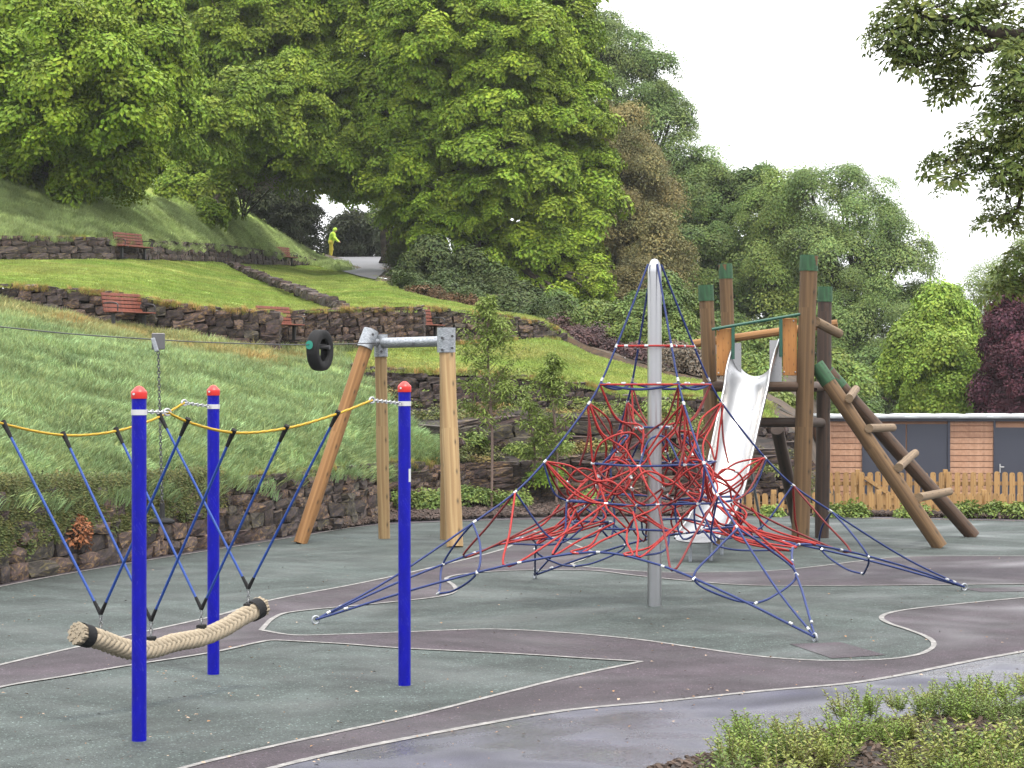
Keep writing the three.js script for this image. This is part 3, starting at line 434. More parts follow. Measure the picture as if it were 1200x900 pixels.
// ---------------------------------------------------------------- timber tower with steel slide and log ladder
{
  const FR = [gp(938, 640), at(948, 300, 31)], FL = [gp(840, 638), at(827, 335, 31.2)], RR = [gp(963, 630), at(967, 337, 32.7)], RL = [gp(862, 628), at(850, 310, 33)];
  const tw = thing('play_tower', 'timber log play tower with green painted post tops and orange panels', 'play tower', FL[0].clone().add(RR[0]).multiplyScalar(0.5));
  const log = (parent, name, a, b, r, mat, tip = 0) => { const g = rod(a, b, r, r * 0.97, 18, 6), p = g.attributes.position; for (let i = 0; i < p.count; i++) { const n = 1 + 0; p.setXYZ(i, p.getX(i) + 0.014 * noise(p.getX(i) * 6, p.getY(i) * 2.2, p.getZ(i) * 6), p.getY(i), p.getZ(i) + 0.014 * noise(p.getX(i) * 6 + 9, p.getY(i) * 2.2, p.getZ(i) * 6)); } const uv = g.attributes.uv, l = a.distanceTo(b); for (let i = 0; i < uv.count; i++) uv.setXY(i, uv.getX(i), uv.getY(i) * l * 0.6); g.computeVertexNormals(); const m = part(parent, name, g, mat); return m; };
  const tipOf = (parent, m, a, b, r, l) => { const d = b.clone().sub(a).normalize(), g = rod(b.clone().addScaledVector(d, -l), b.clone().addScaledVector(d, 0.012), r + 0.006, r + 0.002, 18); g.translate(-parent.position.x, -parent.position.y, -parent.position.z); const t = new THREE.Mesh(g, greenStain); t.name = 'painted_tip'; t.castShadow = t.receiveShadow = true; m.add(t); };
  for (const [[a, b], r, mat] of [[FR, 0.125, logWood], [FL, 0.105, logWood], [RR, 0.105, darkLog], [RL, 0.1, logWood]]) { const m = log(tw, 'post', a, b, r, mat); tipOf(tw, m, a, b, r, 0.21); }
  log(tw, 'beam', at(833, 453, 31.2), at(936, 453, 31.0), 0.075, redLog); log(tw, 'beam', at(945, 453, 31.1), at(962, 453, 32.6), 0.075, redLog);
  log(tw, 'beam', at(840, 453, 32.9), at(962, 453, 32.7), 0.075, redLog); log(tw, 'beam', at(832, 453, 31.2), at(858, 453, 33), 0.075, redLog);
  log(tw, 'beam', at(886, 495, 31.3), at(934, 495, 31.1), 0.07, darkLog); log(tw, 'beam', at(942, 495, 31.1), at(962, 495, 32.6), 0.07, darkLog); log(tw, 'beam', at(835, 495, 31.3), at(860, 495, 33), 0.07, darkLog);
  log(tw, 'rail', at(812, 403, 33.2), at(981, 379, 32.9), 0.062, orangeLog); log(tw, 'rail', at(956, 377, 31.1), at(983, 391, 31.6), 0.07, rungWood);
  for (let k = 0; k < 9; k++) { const z = -31.25 - k * 0.19; part(tw, 'deck_plank', boxAt(V((838 + 955) / 2 * 0 + (896.5 - 600) * 31.8 / FOCAL, 2.19, z), V(1.32, 0.04, 0.175), 0, 0.006), k % 2 ? redLog : darkLog); }
  log(tw, 'brace', at(911, 503, 33.4), gp(935, 616), 0.1, darkLog);
  part(tw, 'handrail', tube([at(834, 386, 30.95), at(942, 367.5, 30.95)], 0.022, 4, 10), std([0.01, 0.07, 0.045], { roughness: 0.4 }));
  const greenMetal = std([0.01, 0.07, 0.045], { roughness: 0.4 });
  part(tw, 'rail_upright', boxAt(at(859, 402, 30.95), V(0.045, 0.45, 0.03)), greenMetal); part(tw, 'rail_upright', boxAt(at(915, 395, 30.95), V(0.045, 0.55, 0.03)), greenMetal);
  part(tw, 'side_panel', boxAt(at(848.5, 412.5, 31.0), V(0.21, 0.66, 0.03), 0, 0.008), panelWood); part(tw, 'side_panel', boxAt(at(925.5, 406.5, 31.0), V(0.2, 0.8, 0.03), 0, 0.008), panelWood);
  for (const [x, y] of [[842, 437], [855, 437], [919, 436], [932, 436], [842, 387], [930, 376]]) { const b = new THREE.SphereGeometry(0.012, 8, 6); const p = at(x, y, 30.98); b.translate(p.x, p.y, p.z); part(tw, 'bolt', b, ferrule); }

  // slide: a swept trough
  const path = [[886, 441, 31.1], [884, 447, 30.9], [878, 474, 30.6], [868, 516, 30.15], [859, 556, 29.7], [851, 588, 29.3], [843, 609, 28.95], [834, 623, 28.65], [822, 633, 28.3], [816, 636, 28.1]].map((a) => at(...a));
  const sl = thing('slide', 'polished stainless steel trough slide coming down from the tower', 'slide', gp(833, 657));
  const curve = new THREE.CatmullRomCurve3(path, false, 'centripetal'), NU = 60, NV = 28, side0 = V(0.93, 0, 0.36).normalize();
  const trough = (offset) => {
    const pos = [], uv = [], idx = [];
    for (let i = 0; i <= NU; i++) {
      const t = i / NU, p = curve.getPoint(t), tg = curve.getTangent(t), nrm = side0.clone().cross(tg).normalize(); if (nrm.y < 0) nrm.negate();
      const side = tg.clone().cross(nrm).normalize(); if (side.x < 0) side.negate();
      const W = lerp(0.32, 0.285, clamp(t * 2, 0, 1)), D = t < 0.2 ? lerp(0.50, 0.30, t / 0.2) : t < 0.75 ? lerp(0.30, 0.22, (t - 0.2) / 0.55) : lerp(0.22, 0.05, (t - 0.75) / 0.25);
      const rise = t < 0.15 ? nrm.clone().lerp(V(0, 1, 0), 1 - t / 0.15).normalize() : nrm;
      for (let j = 0; j <= NV; j++) { const v = j / NV * 2 - 1, a = v * Math.PI / 2, x = Math.sin(a) * (W + offset * 0.6), y = Math.pow(1 - Math.cos(a), 1.0) * D - offset * Math.cos(a); const q = p.clone().addScaledVector(side, x).addScaledVector(rise, y); pos.push(q.x, q.y, q.z); uv.push(j / NV, t * 4); if (i && j) { const c = (i - 1) * (NV + 1) + j - 1, d = i * (NV + 1) + j - 1; idx.push(c, d, c + 1, c + 1, d, d + 1); } }
    }
    const g = new THREE.BufferGeometry(); g.setAttribute('position', new THREE.Float32BufferAttribute(pos, 3)); g.setAttribute('uv', new THREE.Float32BufferAttribute(uv, 2)); g.setIndex(idx); g.computeVertexNormals(); return g;
  };
  const inner = trough(0), rims = [0, NV].map((j) => { const p = inner.attributes.position, pts = []; for (let i = 0; i <= NU; i += 3) { const k = i * (NV + 1) + j; pts.push(V(p.getX(k), p.getY(k), p.getZ(k))); } return pts; });
  part(sl, 'trough', mergeGeometries([inner, trough(0.012)]), slideSteel);
  rims.forEach((r) => part(sl, 'rolled_rim', tube(r, 0.014, 60, 8), slideSteel));
  part(sl, 'entry_plate', boxAt(at(862, 426, 31.02), V(0.16, 0.58, 0.012), 0.15), slideSteel); part(sl, 'entry_plate', boxAt(at(909, 423, 31.02), V(0.17, 0.58, 0.012), -0.15), slideSteel);
  for (const [x, y, t] of [[809, 658, 636], [833, 657, 630], [846, 650, 620]]) { const b = gp(x, y); part(sl, 'leg', rod(b, V(b.x, EYE - (t - HORIZON) * -b.z / FOCAL, b.z), 0.022, 0.022, 12), galvanised); }
  part(sl, 'leg', rod(gp(893, 622), at(879, 545, 30.0), 0.02, 0.02, 10), galvanised);

  // log ladder
  const l1 = [gp(1103, 642), at(957, 428, 31.1)], l2 = [gp(1141, 629), at(970, 436, 32.7)];
  const ld = thing('log_ladder', 'sloping two log ladder with four round rungs against the tower', 'ladder', l1[0].clone());
  for (const [[a, b], mat] of [[l1, logWood], [l2, redLog]]) { const m = log(ld, 'side_log', a, b, 0.105, mat); tipOf(ld, m, a, b, 0.105, 0.3); }
  for (const [x0, y0, x1, y1] of [[995, 467, 1003, 456], [1018, 502, 1046, 501], [1053, 548, 1072, 531], [1077, 583, 1113, 576]]) {
    const q = (y) => { const t = (y - 430) / (640 - 430); return lerp(31.1, 30.8, t); };
    log(ld, 'rung', at(x0, y0, q(y0) - 0.18), at(x1, y1, q(y1) + 1.6), 0.06, rungWood);
  }

  // zip line frame
  const F1 = at(432, 397, 32), F2 = at(446, 400, 32.2), F3 = at(523, 392, 31.4);
  const zf = thing('zip_line_support', 'pale timber zip line frame with galvanised steel top beam', 'zip line', gp(450, 631));
  log(zf, 'leg', gp(352, 637), F1, 0.1, orangeLog); log(zf, 'leg', gp(450, 631), F2, 0.088, paleLog); log(zf, 'leg', gp(533, 641), F3, 0.118, paleLog); log(zf, 'leg', gp(524, 632), at(523, 397, 31.6), 0.1, paleLog);
  const sock = (a, b, r) => part(zf, 'socket', rod(a, b, r, r, 20), galvanised);
  sock(at(427, 408, 31.95), at(435, 387, 32.02), 0.112); sock(at(446.5, 418, 32.2), at(446, 392, 32.2), 0.1); sock(at(523, 413, 31.35), at(523, 384, 31.35), 0.13);
  part(zf, 'top_beam', rod(at(449, 402, 32.1), at(518, 400, 31.6), 0.075, 0.075, 20), galvanised); part(zf, 'socket_link', rod(at(433, 400, 32), at(446, 402, 32.2), 0.06, 0.06, 12), galvanised);
  for (const [x, y, d] of [[437, 392, 31.85], [441, 404, 31.9], [447, 412, 32.05], [530, 394, 31.2], [530, 408, 31.2], [518, 396, 31.2], [484, 403, 31.75], [518, 410, 31.2]]) { const p = at(x, y, d), b = new THREE.CylinderGeometry(0.02, 0.02, 0.05, 6); b.rotateX(Math.PI / 2); b.translate(p.x, p.y, p.z); part(zf, 'bolt', b, darkMetal); }
  const wire = [[440, 402, 31.95], [360, 404, 30.5], [240, 401, 28.2], [176, 397.5, 26.9], [80, 391, 25.2], [0, 383, 24], [-200, 366, 20.5], [-500, 350, 17]].map((a) => at(...a));
  part(zf, 'wire', tube(wire, 0.007, 60, 6), darkMetal);
  // tyre buffer threaded on the wire
  const ty = thing('tyre_buffer', 'black rubber tyre threaded on the zip line wire as a buffer', 'tyre', at(375, 434, 31));
  const tg = new THREE.LatheGeometry([[0.165, -0.07], [0.2, -0.085], [0.25, -0.09], [0.28, -0.075], [0.287, -0.04], [0.282, -0.036], [0.288, -0.01], [0.283, 0], [0.288, 0.01], [0.282, 0.036], [0.287, 0.04], [0.28, 0.075], [0.25, 0.09], [0.2, 0.085], [0.165, 0.07], [0.155, 0.04], [0.22, 0.05], [0.24, 0], [0.22, -0.05], [0.155, -0.04], [0.165, -0.07]].map(([x, y]) => new THREE.Vector2(x, y)), 48);
  tg.rotateZ(Math.PI / 2); const yaw = -0.36; tg.rotateY(yaw); const tc = at(375, 410.5, 30.8); tg.translate(tc.x, tc.y, tc.z); const tm = part(ty, 'tyre', tg, blackRubber);
  const sk = new THREE.CylinderGeometry(0.055, 0.055, 0.004, 20); sk.scale(1, 1, 1.1); sk.rotateX(Math.PI / 2); sk.rotateY(-0.36); sk.translate(tc.x - 0.105 - 0.02, tc.y + 0.07, tc.z + 0.268); part(ty, 'badge', sk, std([0.02, 0.2, 0.15]));
  const hub = new THREE.CylinderGeometry(0.03, 0.03, 0.3, 10); hub.rotateZ(Math.PI / 2); hub.rotateY(yaw); hub.translate(tc.x, tc.y + 0.04, tc.z); part(ty, 'hub', hub, darkMetal);
  // trolley with chain and button seat
  const tr = thing('zip_line_trolley', 'steel zip line trolley with a long chain and hanging button seat', 'zip line', at(195, 614, 27));
  part(tr, 'trolley_plate', boxAt(at(185.5, 400, 26.95), V(0.16, 0.2, 0.03), 0.3, 0.01), std([0.12, 0.12, 0.125], { metalness: 0.7, roughness: 0.45 })); part(tr, 'trolley_body', (() => { const g = boxAt(V(0, 0, 0), V(0.05, 0.17, 0.06), 0, 0.01); g.rotateZ(0.3); const p = at(181.5, 404, 26.9); g.translate(p.x, p.y, p.z); return g; })(), galvanised);
  part(tr, 'chain', chainGeo(at(185.5, 412, 27), at(190, 590, 27), 0.055, 0.007), std([0.09, 0.09, 0.095], { metalness: 0.7, roughness: 0.45 }));
  part(tr, 'seat', (() => { const g = new THREE.LatheGeometry([[0, 0.22], [0.03, 0.22], [0.035, 0.05], [0.1, 0.035], [0.15, 0.01], [0.155, -0.02], [0.1, -0.03], [0, -0.03]].map(([x, y]) => new THREE.Vector2(x, y)).reverse(), 28); const p = at(190, 611, 27); g.translate(p.x, p.y, p.z); return g; })(), blackRubber);
}
// ---------------------------------------------------------------- timber cabin, fences
{
  const D = 51, X = (px) => (px - 600) * D / FOCAL, z = -D, floor = -0.64, eave = EYE - (493 - HORIZON) * D / FOCAL;
  const cabin = thing('timber_cabin', 'low timber clad cabin with dark doors behind the picket fence', 'cabin', V(X(1120), floor, z));
  const navy = std([0.035, 0.04, 0.06], { roughness: 0.4 }), trim = std([0.03, 0.035, 0.055], { roughness: 0.5 });
  part(cabin, 'wall', boxAt(V((X(973) + X(1430)) / 2, (floor + eave) / 2, z - 1.9), V(X(1430) - X(973) - 0.02, eave - floor - 0.02, 3.6)), claddings[0]);
  const boards = [];
  for (const [a, b] of [[973, 1012], [1113, 1166], [1232, 1430]]) for (let y = floor; y < eave - 0.03; y += 0.137) { const w = X(b) - X(a), h = Math.min(0.13, eave - y - 0.01), g = new RoundedBoxGeometry(w, h, 0.035, 1, 0.01); g.rotateX(-0.06); g.translate((X(a) + X(b)) / 2, y + h / 2, z - 0.08); part(cabin, 'cladding_board', g, claddings[Math.floor(rnd() * 3)]); }
  for (const [a, b, t] of [[1013, 1062.5, 497], [1063, 1112, 497], [1167, 1231, 501]]) { const top = EYE - (t - HORIZON) * D / FOCAL, d = part(cabin, 'door', boxAt(V((X(a) + X(b)) / 2, (floor + top) / 2, z - 0.09), V(X(b) - X(a) - 0.02, top - floor, 0.05), 0, 0.005), navy); if (a === 1167) { const hg = merge([boxAt(V(X(1172.5), 0.3, z - 0.05), V(0.03, 0.2, 0.02)), rod(V(X(1172.5), 0.33, z - 0.02), V(X(1177), 0.33, z - 0.02), 0.01)]); hg.translate(-cabin.position.x, -cabin.position.y, -cabin.position.z); const h = new THREE.Mesh(hg, ferrule); h.name = 'handle'; d.add(h); } }
  for (const px of [973, 1012, 1112.5, 1166, 1231.5]) part(cabin, 'door_frame', boxAt(V(X(px), (floor + eave) / 2, z - 0.055), V(0.05, eave - floor, 0.06)), px === 973 ? claddings[1] : trim);
  part(cabin, 'fascia', boxAt(V((X(970) + X(1432)) / 2, eave + 0.02, z - 0.02), V(X(1432) - X(970), 0.07, 0.06)), trim);
  const roof = part(cabin, 'roof', boxAt(V((X(968) + X(1434)) / 2, eave + 0.075, z - 1.9), V(X(1434) - X(968), 0.035, 4.0)), std([0.3, 0.32, 0.34], { metalness: 0.3, roughness: 0.4 }));
  for (let px = 980, k = 0; px < 1430; px += 26 + (k++ % 3) * 6) { const g = boxAt(V(X(px + 11), eave + 0.104, z - 1.9), V(0.42, 0.02, 4.02)); g.translate(-cabin.position.x, -cabin.position.y, -cabin.position.z); const m = new THREE.Mesh(g, std([0.6, 0.62, 0.64], { roughness: 0.35, metalness: 0.2 })); m.name = 'roof_sheet'; m.castShadow = m.receiveShadow = true; roof.add(m); }

  const picket = (w, h) => { const s = new THREE.Shape(); s.moveTo(-w / 2, 0); s.lineTo(w / 2, 0); s.lineTo(w / 2, h - w * 0.45); s.quadraticCurveTo(w / 2, h, 0, h); s.quadraticCurveTo(-w / 2, h, -w / 2, h - w * 0.45); return new THREE.ExtrudeGeometry(s, { depth: 0.02, bevelEnabled: false, curveSegments: 3 }); };
  const fence = (label, D, px0, px1, step, w, h, foot) => {
    const f = thing('picket_fence', label, 'fence', V((px0 - 600) * D / FOCAL, foot, -D)), g = picket(w, h), L = (px1 - px0) * D / FOCAL, st = step * D / FOCAL, uv = g.attributes.uv; for (let i = 0; i < uv.count; i++) uv.setXY(i, uv.getX(i) * 3, uv.getY(i));
    for (let x = 0, k = 0; x < L; x += st, k++) { const m = new THREE.Mesh(g, fenceWoods[Math.floor(rnd() * 4)]); m.name = 'picket'; m.position.set(x, rr(-0.015, 0.015), 0.03); m.rotation.z = rr(-0.015, 0.015); m.castShadow = m.receiveShadow = true; f.add(m); }
    for (const y of [0.22, h - 0.25]) { const m = new THREE.Mesh(new THREE.BoxGeometry(L, 0.08, 0.04), fenceWoods[0]); m.name = 'fence_rail'; m.position.set(L / 2, y, 0); m.castShadow = m.receiveShadow = true; f.add(m); }
    for (let x = 0.6; x < L; x += 1.9) { const m = new THREE.Mesh(new THREE.BoxGeometry(0.09, h + 0.05, 0.09), fenceWoods[3]); m.name = 'fence_post'; m.position.set(x, (h + 0.05) / 2, -0.06); m.castShadow = m.receiveShadow = true; f.add(m); }
    return f;
  };
  fence('pale timber picket fence directly behind the low planted soil bed', 40, 868, 1330, 9.6, 0.105, 0.9, EYE - (577.5 - HORIZON) * 40 / FOCAL - 0.9);
  const ff = fence('pale timber picket fence with a braced gate close to the cabin', 48, 870, 1330, 9.3, 0.12, 0.93, EYE - (553 - HORIZON) * 48 / FOCAL - 0.93);
  const br = new THREE.Mesh(new THREE.BoxGeometry(0.75, 0.08, 0.03), fenceWoods[2]); br.name = 'gate_brace'; br.position.set((1030 - 870) * 48 / FOCAL, 0.6, 0.07); br.rotation.z = -0.6; ff.add(br);
}
// ---------------------------------------------------------------- benches on the terraces
{
  const slatMat = std(null, { map: woodTex([0.36, 0.16, 0.1], [0.46, 0.23, 0.15]), roughness: 0.6 }), iron = std([0.02, 0.02, 0.022], { roughness: 0.5 });
  const make = (px, py, d, label, scale) => {
    const p = at(px, py, d), b = thing('park_bench', label, 'bench', p, 'slatted park benches on the terraces'); b.rotation.y = 1.08; b.scale.setScalar(scale);
    const add = (n, g, m) => { const k = new THREE.Mesh(g, m); k.name = n; k.castShadow = k.receiveShadow = true; b.add(k); return k; };
    for (let i = 0; i < 5; i++) { const g = new RoundedBoxGeometry(1.5, 0.075, 0.03, 1, 0.008); g.rotateX(-0.18); g.translate(0, 0.47 + i * 0.092, -0.2 - i * 0.018); add('back_slat', g, slatMat); }
    for (let i = 0; i < 4; i++) { const g = new RoundedBoxGeometry(1.5, 0.03, 0.09, 1, 0.008); g.translate(0, 0.41, -0.14 + i * 0.105); add('seat_slat', g, slatMat); }
    for (const x of [-0.6, 0.6]) { add('leg', merge([boxAt(V(x, 0.2, -0.02), V(0.06, 0.4, 0.08)), boxAt(V(x, 0.385, 0.02), V(0.05, 0.03, 0.44)), boxAt(V(x, 0.015, 0), V(0.08, 0.03, 0.36)), (() => { const g = new THREE.BoxGeometry(0.04, 0.48, 0.03); g.rotateX(-0.18); g.translate(x, 0.64, -0.255); return g; })()]), iron); }
    for (const x of [-0.72, 0.72]) add('armrest', tube([V(x, 0.62, -0.24), V(x, 0.63, 0.05), V(x, 0.58, 0.2), V(x, 0.42, 0.2)], 0.016, 14, 6), iron);
  };
  make(152, 386, 44.0, 'red brown slatted bench in front of the long terrace wall', 0.82);
  make(157, 304, 62.4, 'red brown slatted bench against the low wall of the shaded upper bank', 0.86);
  make(330, 399, 46.5, 'slatted bench tucked in the recess behind the end of the long terrace wall', 0.82);
  make(498, 398, 49.3, 'slatted bench mostly hidden behind a terrace wall end above the zip line frame', 0.8);
  make(334, 311.5, 88, 'small slatted bench where the upper wall meets the path', 0.86);
}
// ---------------------------------------------------------------- person in high visibility clothing
{
  const base = at(388, 303, 114), S = 1.62 / 1.75;
  const who = thing('person', 'stooping person in lime yellow high visibility jacket and yellow trousers on upper path', 'person', base);
  const cap = (p, a, b, ra, rb) => { const ab = b.clone().sub(a), t = clamp(p.clone().sub(a).dot(ab) / ab.lengthSq(), 0, 1); return p.distanceTo(a.clone().addScaledVector(ab, t)) - lerp(ra, rb, t); };
  const J = { hip: V(0, 0.92, 0), chest: V(0.1, 1.3, 0.04), neck: V(0.16, 1.44, 0.06), head: V(0.23, 1.56, 0.08), lh: V(0, 0.9, 0.1), rh: V(0, 0.9, -0.1), lk: V(0.05, 0.5, 0.12), rk: V(-0.02, 0.5, -0.12), la: V(0, 0.09, 0.14), ra: V(-0.1, 0.09, -0.14), lt: V(0.18, 0.04, 0.15), rt: V(0.07, 0.04, -0.14), ls: V(0.11, 1.36, 0.2), rs: V(0.11, 1.36, -0.15), le: V(0.22, 1.1, 0.26), re: V(0.25, 1.1, -0.18), lw: V(0.38, 0.94, 0.2), rw: V(0.42, 0.95, -0.1), lf: V(0.46, 0.9, 0.18), rf: V(0.5, 0.91, -0.08) };
  const skin = (bones, grow, res, lo, hi) => {
    const mc = new MarchingCubes(res, std([1, 1, 1]), false, false, 120000), size = hi - lo; mc.isolation = 0;
    for (let k = 0; k < res; k++) for (let j = 0; j < res; j++) for (let i = 0; i < res; i++) { const p = V((i / res) * size + lo + 0.1, (j / res) * size, (k / res) * size + lo); let d = 9; for (const [a, b, ra, rb] of bones) { const e = cap(p, J[a], J[b], ra + grow, rb + grow), h = clamp(0.5 + 0.5 * (d - e) / 0.05, 0, 1); d = lerp(d, e, h) - 0.05 * h * (1 - h); } mc.field[k * res * res + j * res + i] = -d; }
    mc.update(); const n = mc.count, g = new THREE.BufferGeometry(), a = mc.positionArray.slice(0, n * 3); for (let i = 0; i < n; i++) { a[i * 3] = ((a[i * 3] + 1) / 2) * size + lo + 0.1; a[i * 3 + 1] = ((a[i * 3 + 1] + 1) / 2) * size; a[i * 3 + 2] = ((a[i * 3 + 2] + 1) / 2) * size + lo; }
    g.setAttribute('position', new THREE.BufferAttribute(a, 3)); g.setAttribute('normal', new THREE.BufferAttribute(mc.normalArray.slice(0, n * 3), 3)); g.scale(S, S, S); return g;
  };
  const add = (n, g, m) => { const k = new THREE.Mesh(g, m); k.name = n; k.castShadow = k.receiveShadow = true; who.add(k); };
  const arms = [['ls', 'le', 0.055, 0.045], ['le', 'lw', 0.043, 0.032], ['rs', 're', 0.055, 0.045], ['re', 'rw', 0.043, 0.032]], legs = [['lh', 'lk', 0.085, 0.06], ['lk', 'la', 0.055, 0.04], ['rh', 'rk', 0.085, 0.06], ['rk', 'ra', 0.055, 0.04]], torso = [['hip', 'chest', 0.14, 0.15], ['lh', 'rh', 0.1, 0.1], ['ls', 'rs', 0.08, 0.08]];
  add('body', skin([...arms, ...legs, ...torso, ['chest', 'neck', 0.08, 0.055], ['neck', 'head', 0.055, 0.1], ['lw', 'lf', 0.035, 0.025], ['rw', 'rf', 0.035, 0.025], ['la', 'lt', 0.05, 0.04], ['ra', 'rt', 0.05, 0.04]], 0, 72, -0.95, 0.95), std([0.45, 0.28, 0.2]));
  add('jacket', skin([...arms, ...torso, ['chest', 'neck', 0.09, 0.06]], 0.022, 72, -0.95, 0.95), std([0.36, 0.53, 0.04], { roughness: 0.8 }));
  add('trousers', skin([...legs, ['lh', 'rh', 0.115, 0.115]], 0.026, 72, -0.95, 0.95), std([0.4, 0.33, 0.03], { roughness: 0.8 }));
  J.crown = J.head.clone().add(V(-0.02, 0.03, 0)); J.brow = J.head.clone().add(V(0.01, 0.05, 0)); add('hood', skin([['crown', 'brow', 0.105, 0.1]], 0.01, 64, -0.95, 0.95), std([0.34, 0.5, 0.05]));
}
// ---------------------------------------------------------------- leaves, sprays, trees
function leafGeo(leaves) { // list of {p, dir, up, l, w}
  const pos = [], nrm = [];
  for (const { p, dir, up, l, w } of leaves) {
    const d = dir.clone().normalize(), s = d.clone().cross(up).normalize(), n = s.clone().cross(d), b = p, t = p.clone().addScaledVector(d, l).addScaledVector(n, -l * 0.12), m = p.clone().addScaledVector(d, l * 0.45), a = m.clone().addScaledVector(s, w / 2).addScaledVector(n, w * 0.12), c = m.clone().addScaledVector(s, -w / 2).addScaledVector(n, w * 0.12);
    for (const q of [b, a, t, b, t, c]) pos.push(q.x, q.y, q.z);
  }
  const g = new THREE.BufferGeometry(); g.setAttribute('position', new THREE.Float32BufferAttribute(pos, 3)); return g;
}
function spray(n, R, l, w, droop = 0.35, spread = 1) { // a leafy twig end growing along +y, leaves turned to the light
  const r = mulberry(n * 77 + Math.round(R * 1000)), out = [];
  for (let i = 0; i < n; i++) {
    const a = i * 2.399 + r(), f = Math.sqrt((i + 0.5) / n), y = R * (0.55 - f * f * droop * 1.6) + (r() - 0.5) * R * 0.35;
    const p = V(Math.cos(a) * R * f * spread, y, Math.sin(a) * R * f * spread), dir = V(Math.cos(a + (r() - 0.5)), -droop + (r() - 0.6) * 0.7, Math.sin(a + (r() - 0.5)));
    out.push({ p, dir, up: V((r() - 0.5) * 0.9, 1, (r() - 0.5) * 0.9), l: l * (0.75 + r() * 0.5), w: w * (0.75 + r() * 0.5) });
  }
  return leafGeo(out);
}
const sprayLime = spray(38, 0.3, 0.12, 0.1, 0.42), sprayFine = spray(46, 0.36, 0.085, 0.045, 0.3), sprayBroad = spray(40, 0.34, 0.11, 0.09, 0.4), sprayShrub = spray(30, 0.2, 0.075, 0.045, 0.25), sprayOak = spray(20, 0.13, 0.075, 0.036, 0.05), sprayTiny = spray(26, 0.13, 0.05, 0.028, 0.1);
const _up = V(0, 1, 0);
const clumpCache = new Map();
function clumpOf(geo, per, R, flat, size) { // a bough end: sprays over a dome, one reusable geometry with leaf to leaf differences of tone
  const key = [geo.uuid, per, R, flat, size].join(); if (clumpCache.has(key)) return clumpCache.get(key);
  const src = geo.attributes.position, pos = [], col = [], m = new THREE.Matrix4(), v = V(0, 0, 0);
  const twigs = Math.max(3, Math.round(per / 3.2)), each = Math.ceil(per / twigs);
  for (let tw = 0; tw < twigs; tw++) {
    const az = tw * 2.399 + rr(0, 0.7), el = lerp(-0.25, 1.25, (tw + rnd()) / twigs), reach = R * rr(0.75, 1.5), dx = Math.cos(az) * Math.cos(el), dz = Math.sin(az) * Math.cos(el), dy = Math.sin(el) * flat;
    for (let i = 0; i < each; i++) {
      const f = (i + 0.7) / each, p = V(dx * reach * f, dy * reach * f - R * 0.35 * f * f * Math.cos(el), dz * reach * f).add(V(rr(-1, 1), rr(-1, 1), rr(-1, 1)).multiplyScalar(R * 0.12)), o = V(dx * 0.8, 0.75 + dy * 0.5, dz * 0.8).normalize();
      _q.setFromUnitVectors(_up, o); _q2.setFromAxisAngle(_up, rnd() * 6.283); _q.multiply(_q2);
      m.compose(p, _q, V(1, 1, 1).multiplyScalar(size * rr(0.7, 1.2))); const t = rr(0.8, 1.15);
      for (let k = 0; k < src.count; k += 6) { const tt = t * rr(0.78, 1.2), w = rr(-0.1, 0.16); for (let j = 0; j < 6; j++) { v.fromBufferAttribute(src, k + j).applyMatrix4(m); pos.push(v.x, v.y, v.z); col.push(tt * (1 + w), tt, tt * (1 - w)); } }
    }
  }
  const g = new THREE.BufferGeometry(); g.setAttribute('position', new THREE.Float32BufferAttribute(pos, 3)); g.setAttribute('color', new THREE.Float32BufferAttribute(col, 3)); clumpCache.set(key, g); return g;
}
/* lobes: [column, row, distance, radius in columns, height factor]; bough ends over each lobe */
function foliage(parent, name, lobes, geo, mat, { clump = 0.75, per = 26, density = 1, fill = 0.25, vary = 0.2, warm = 0, origin, flat = 0.75, size = 1, hollow = 0 } = {}) {
  const L = lobes.map(([px, py, d, r, ky = 1, kz = 0.9]) => ({ c: at(px, py, d), r: r * d / FOCAL, ky, kz })), mats = [], cols = [];
  for (const b of L) {
    const n = Math.max(3, Math.round(density * 4 * Math.PI * b.r * b.r / (clump * clump * 1.9) + fill * 4 * b.r ** 3 / clump ** 3 * 0.4));
    for (let k = 0; k < n; k++) {
      const u = V(rr(-1, 1), rr(-1, 1), rr(-1, 1)); if (u.lengthSq() > 1 || u.lengthSq() < 0.01) { k--; continue; }
      const inner = rnd() < fill, dir = u.clone().normalize(), rad = b.r * (inner ? rr(0.3, 0.75) : rr(0.78, 1.06) * (1 + 0.16 * noise(dir.x * 2.4 + b.c.x, dir.y * 2.4, dir.z * 2.4)));
      const c = b.c.clone().add(V(dir.x * rad, dir.y * rad * b.ky, dir.z * rad * b.kz));
      if (hollow && noise(c.x * 0.9, c.y * 0.9, c.z * 0.9) < hollow - 0.5) continue;
      if (L.some((o) => o !== b && o.c.distanceTo(c) < o.r * 0.5) && rnd() < 0.7) continue;
      _q.setFromUnitVectors(_up, V(dir.x * 0.5 + rr(-0.25, 0.25), 1, dir.z * 0.5 + rr(-0.25, 0.25)).normalize()); _q2.setFromAxisAngle(_up, rnd() * 6.283); _q.multiply(_q2);
      const sc = rr(0.55, 1.25); mats.push(place(c.sub(origin ?? V(0, 0, 0)), _q, V(sc * rr(0.85, 1.2), sc * rr(0.8, 1.1), sc * rr(0.85, 1.2))));
      const t = rr(1 - vary, 1 + vary * 0.8), wm = warm + rr(-0.06, 0.1); cols.push(new THREE.Color().setRGB(t * (1 + wm), t, t * (1 - wm * 0.5)));
    }
  }
  mat.vertexColors = true;
  const out = scatter(name, clumpOf(geo, per, clump * 0.8, flat, size), mat, mats, cols, parent); out.userData = { kind: 'stuff' }; return out;
}
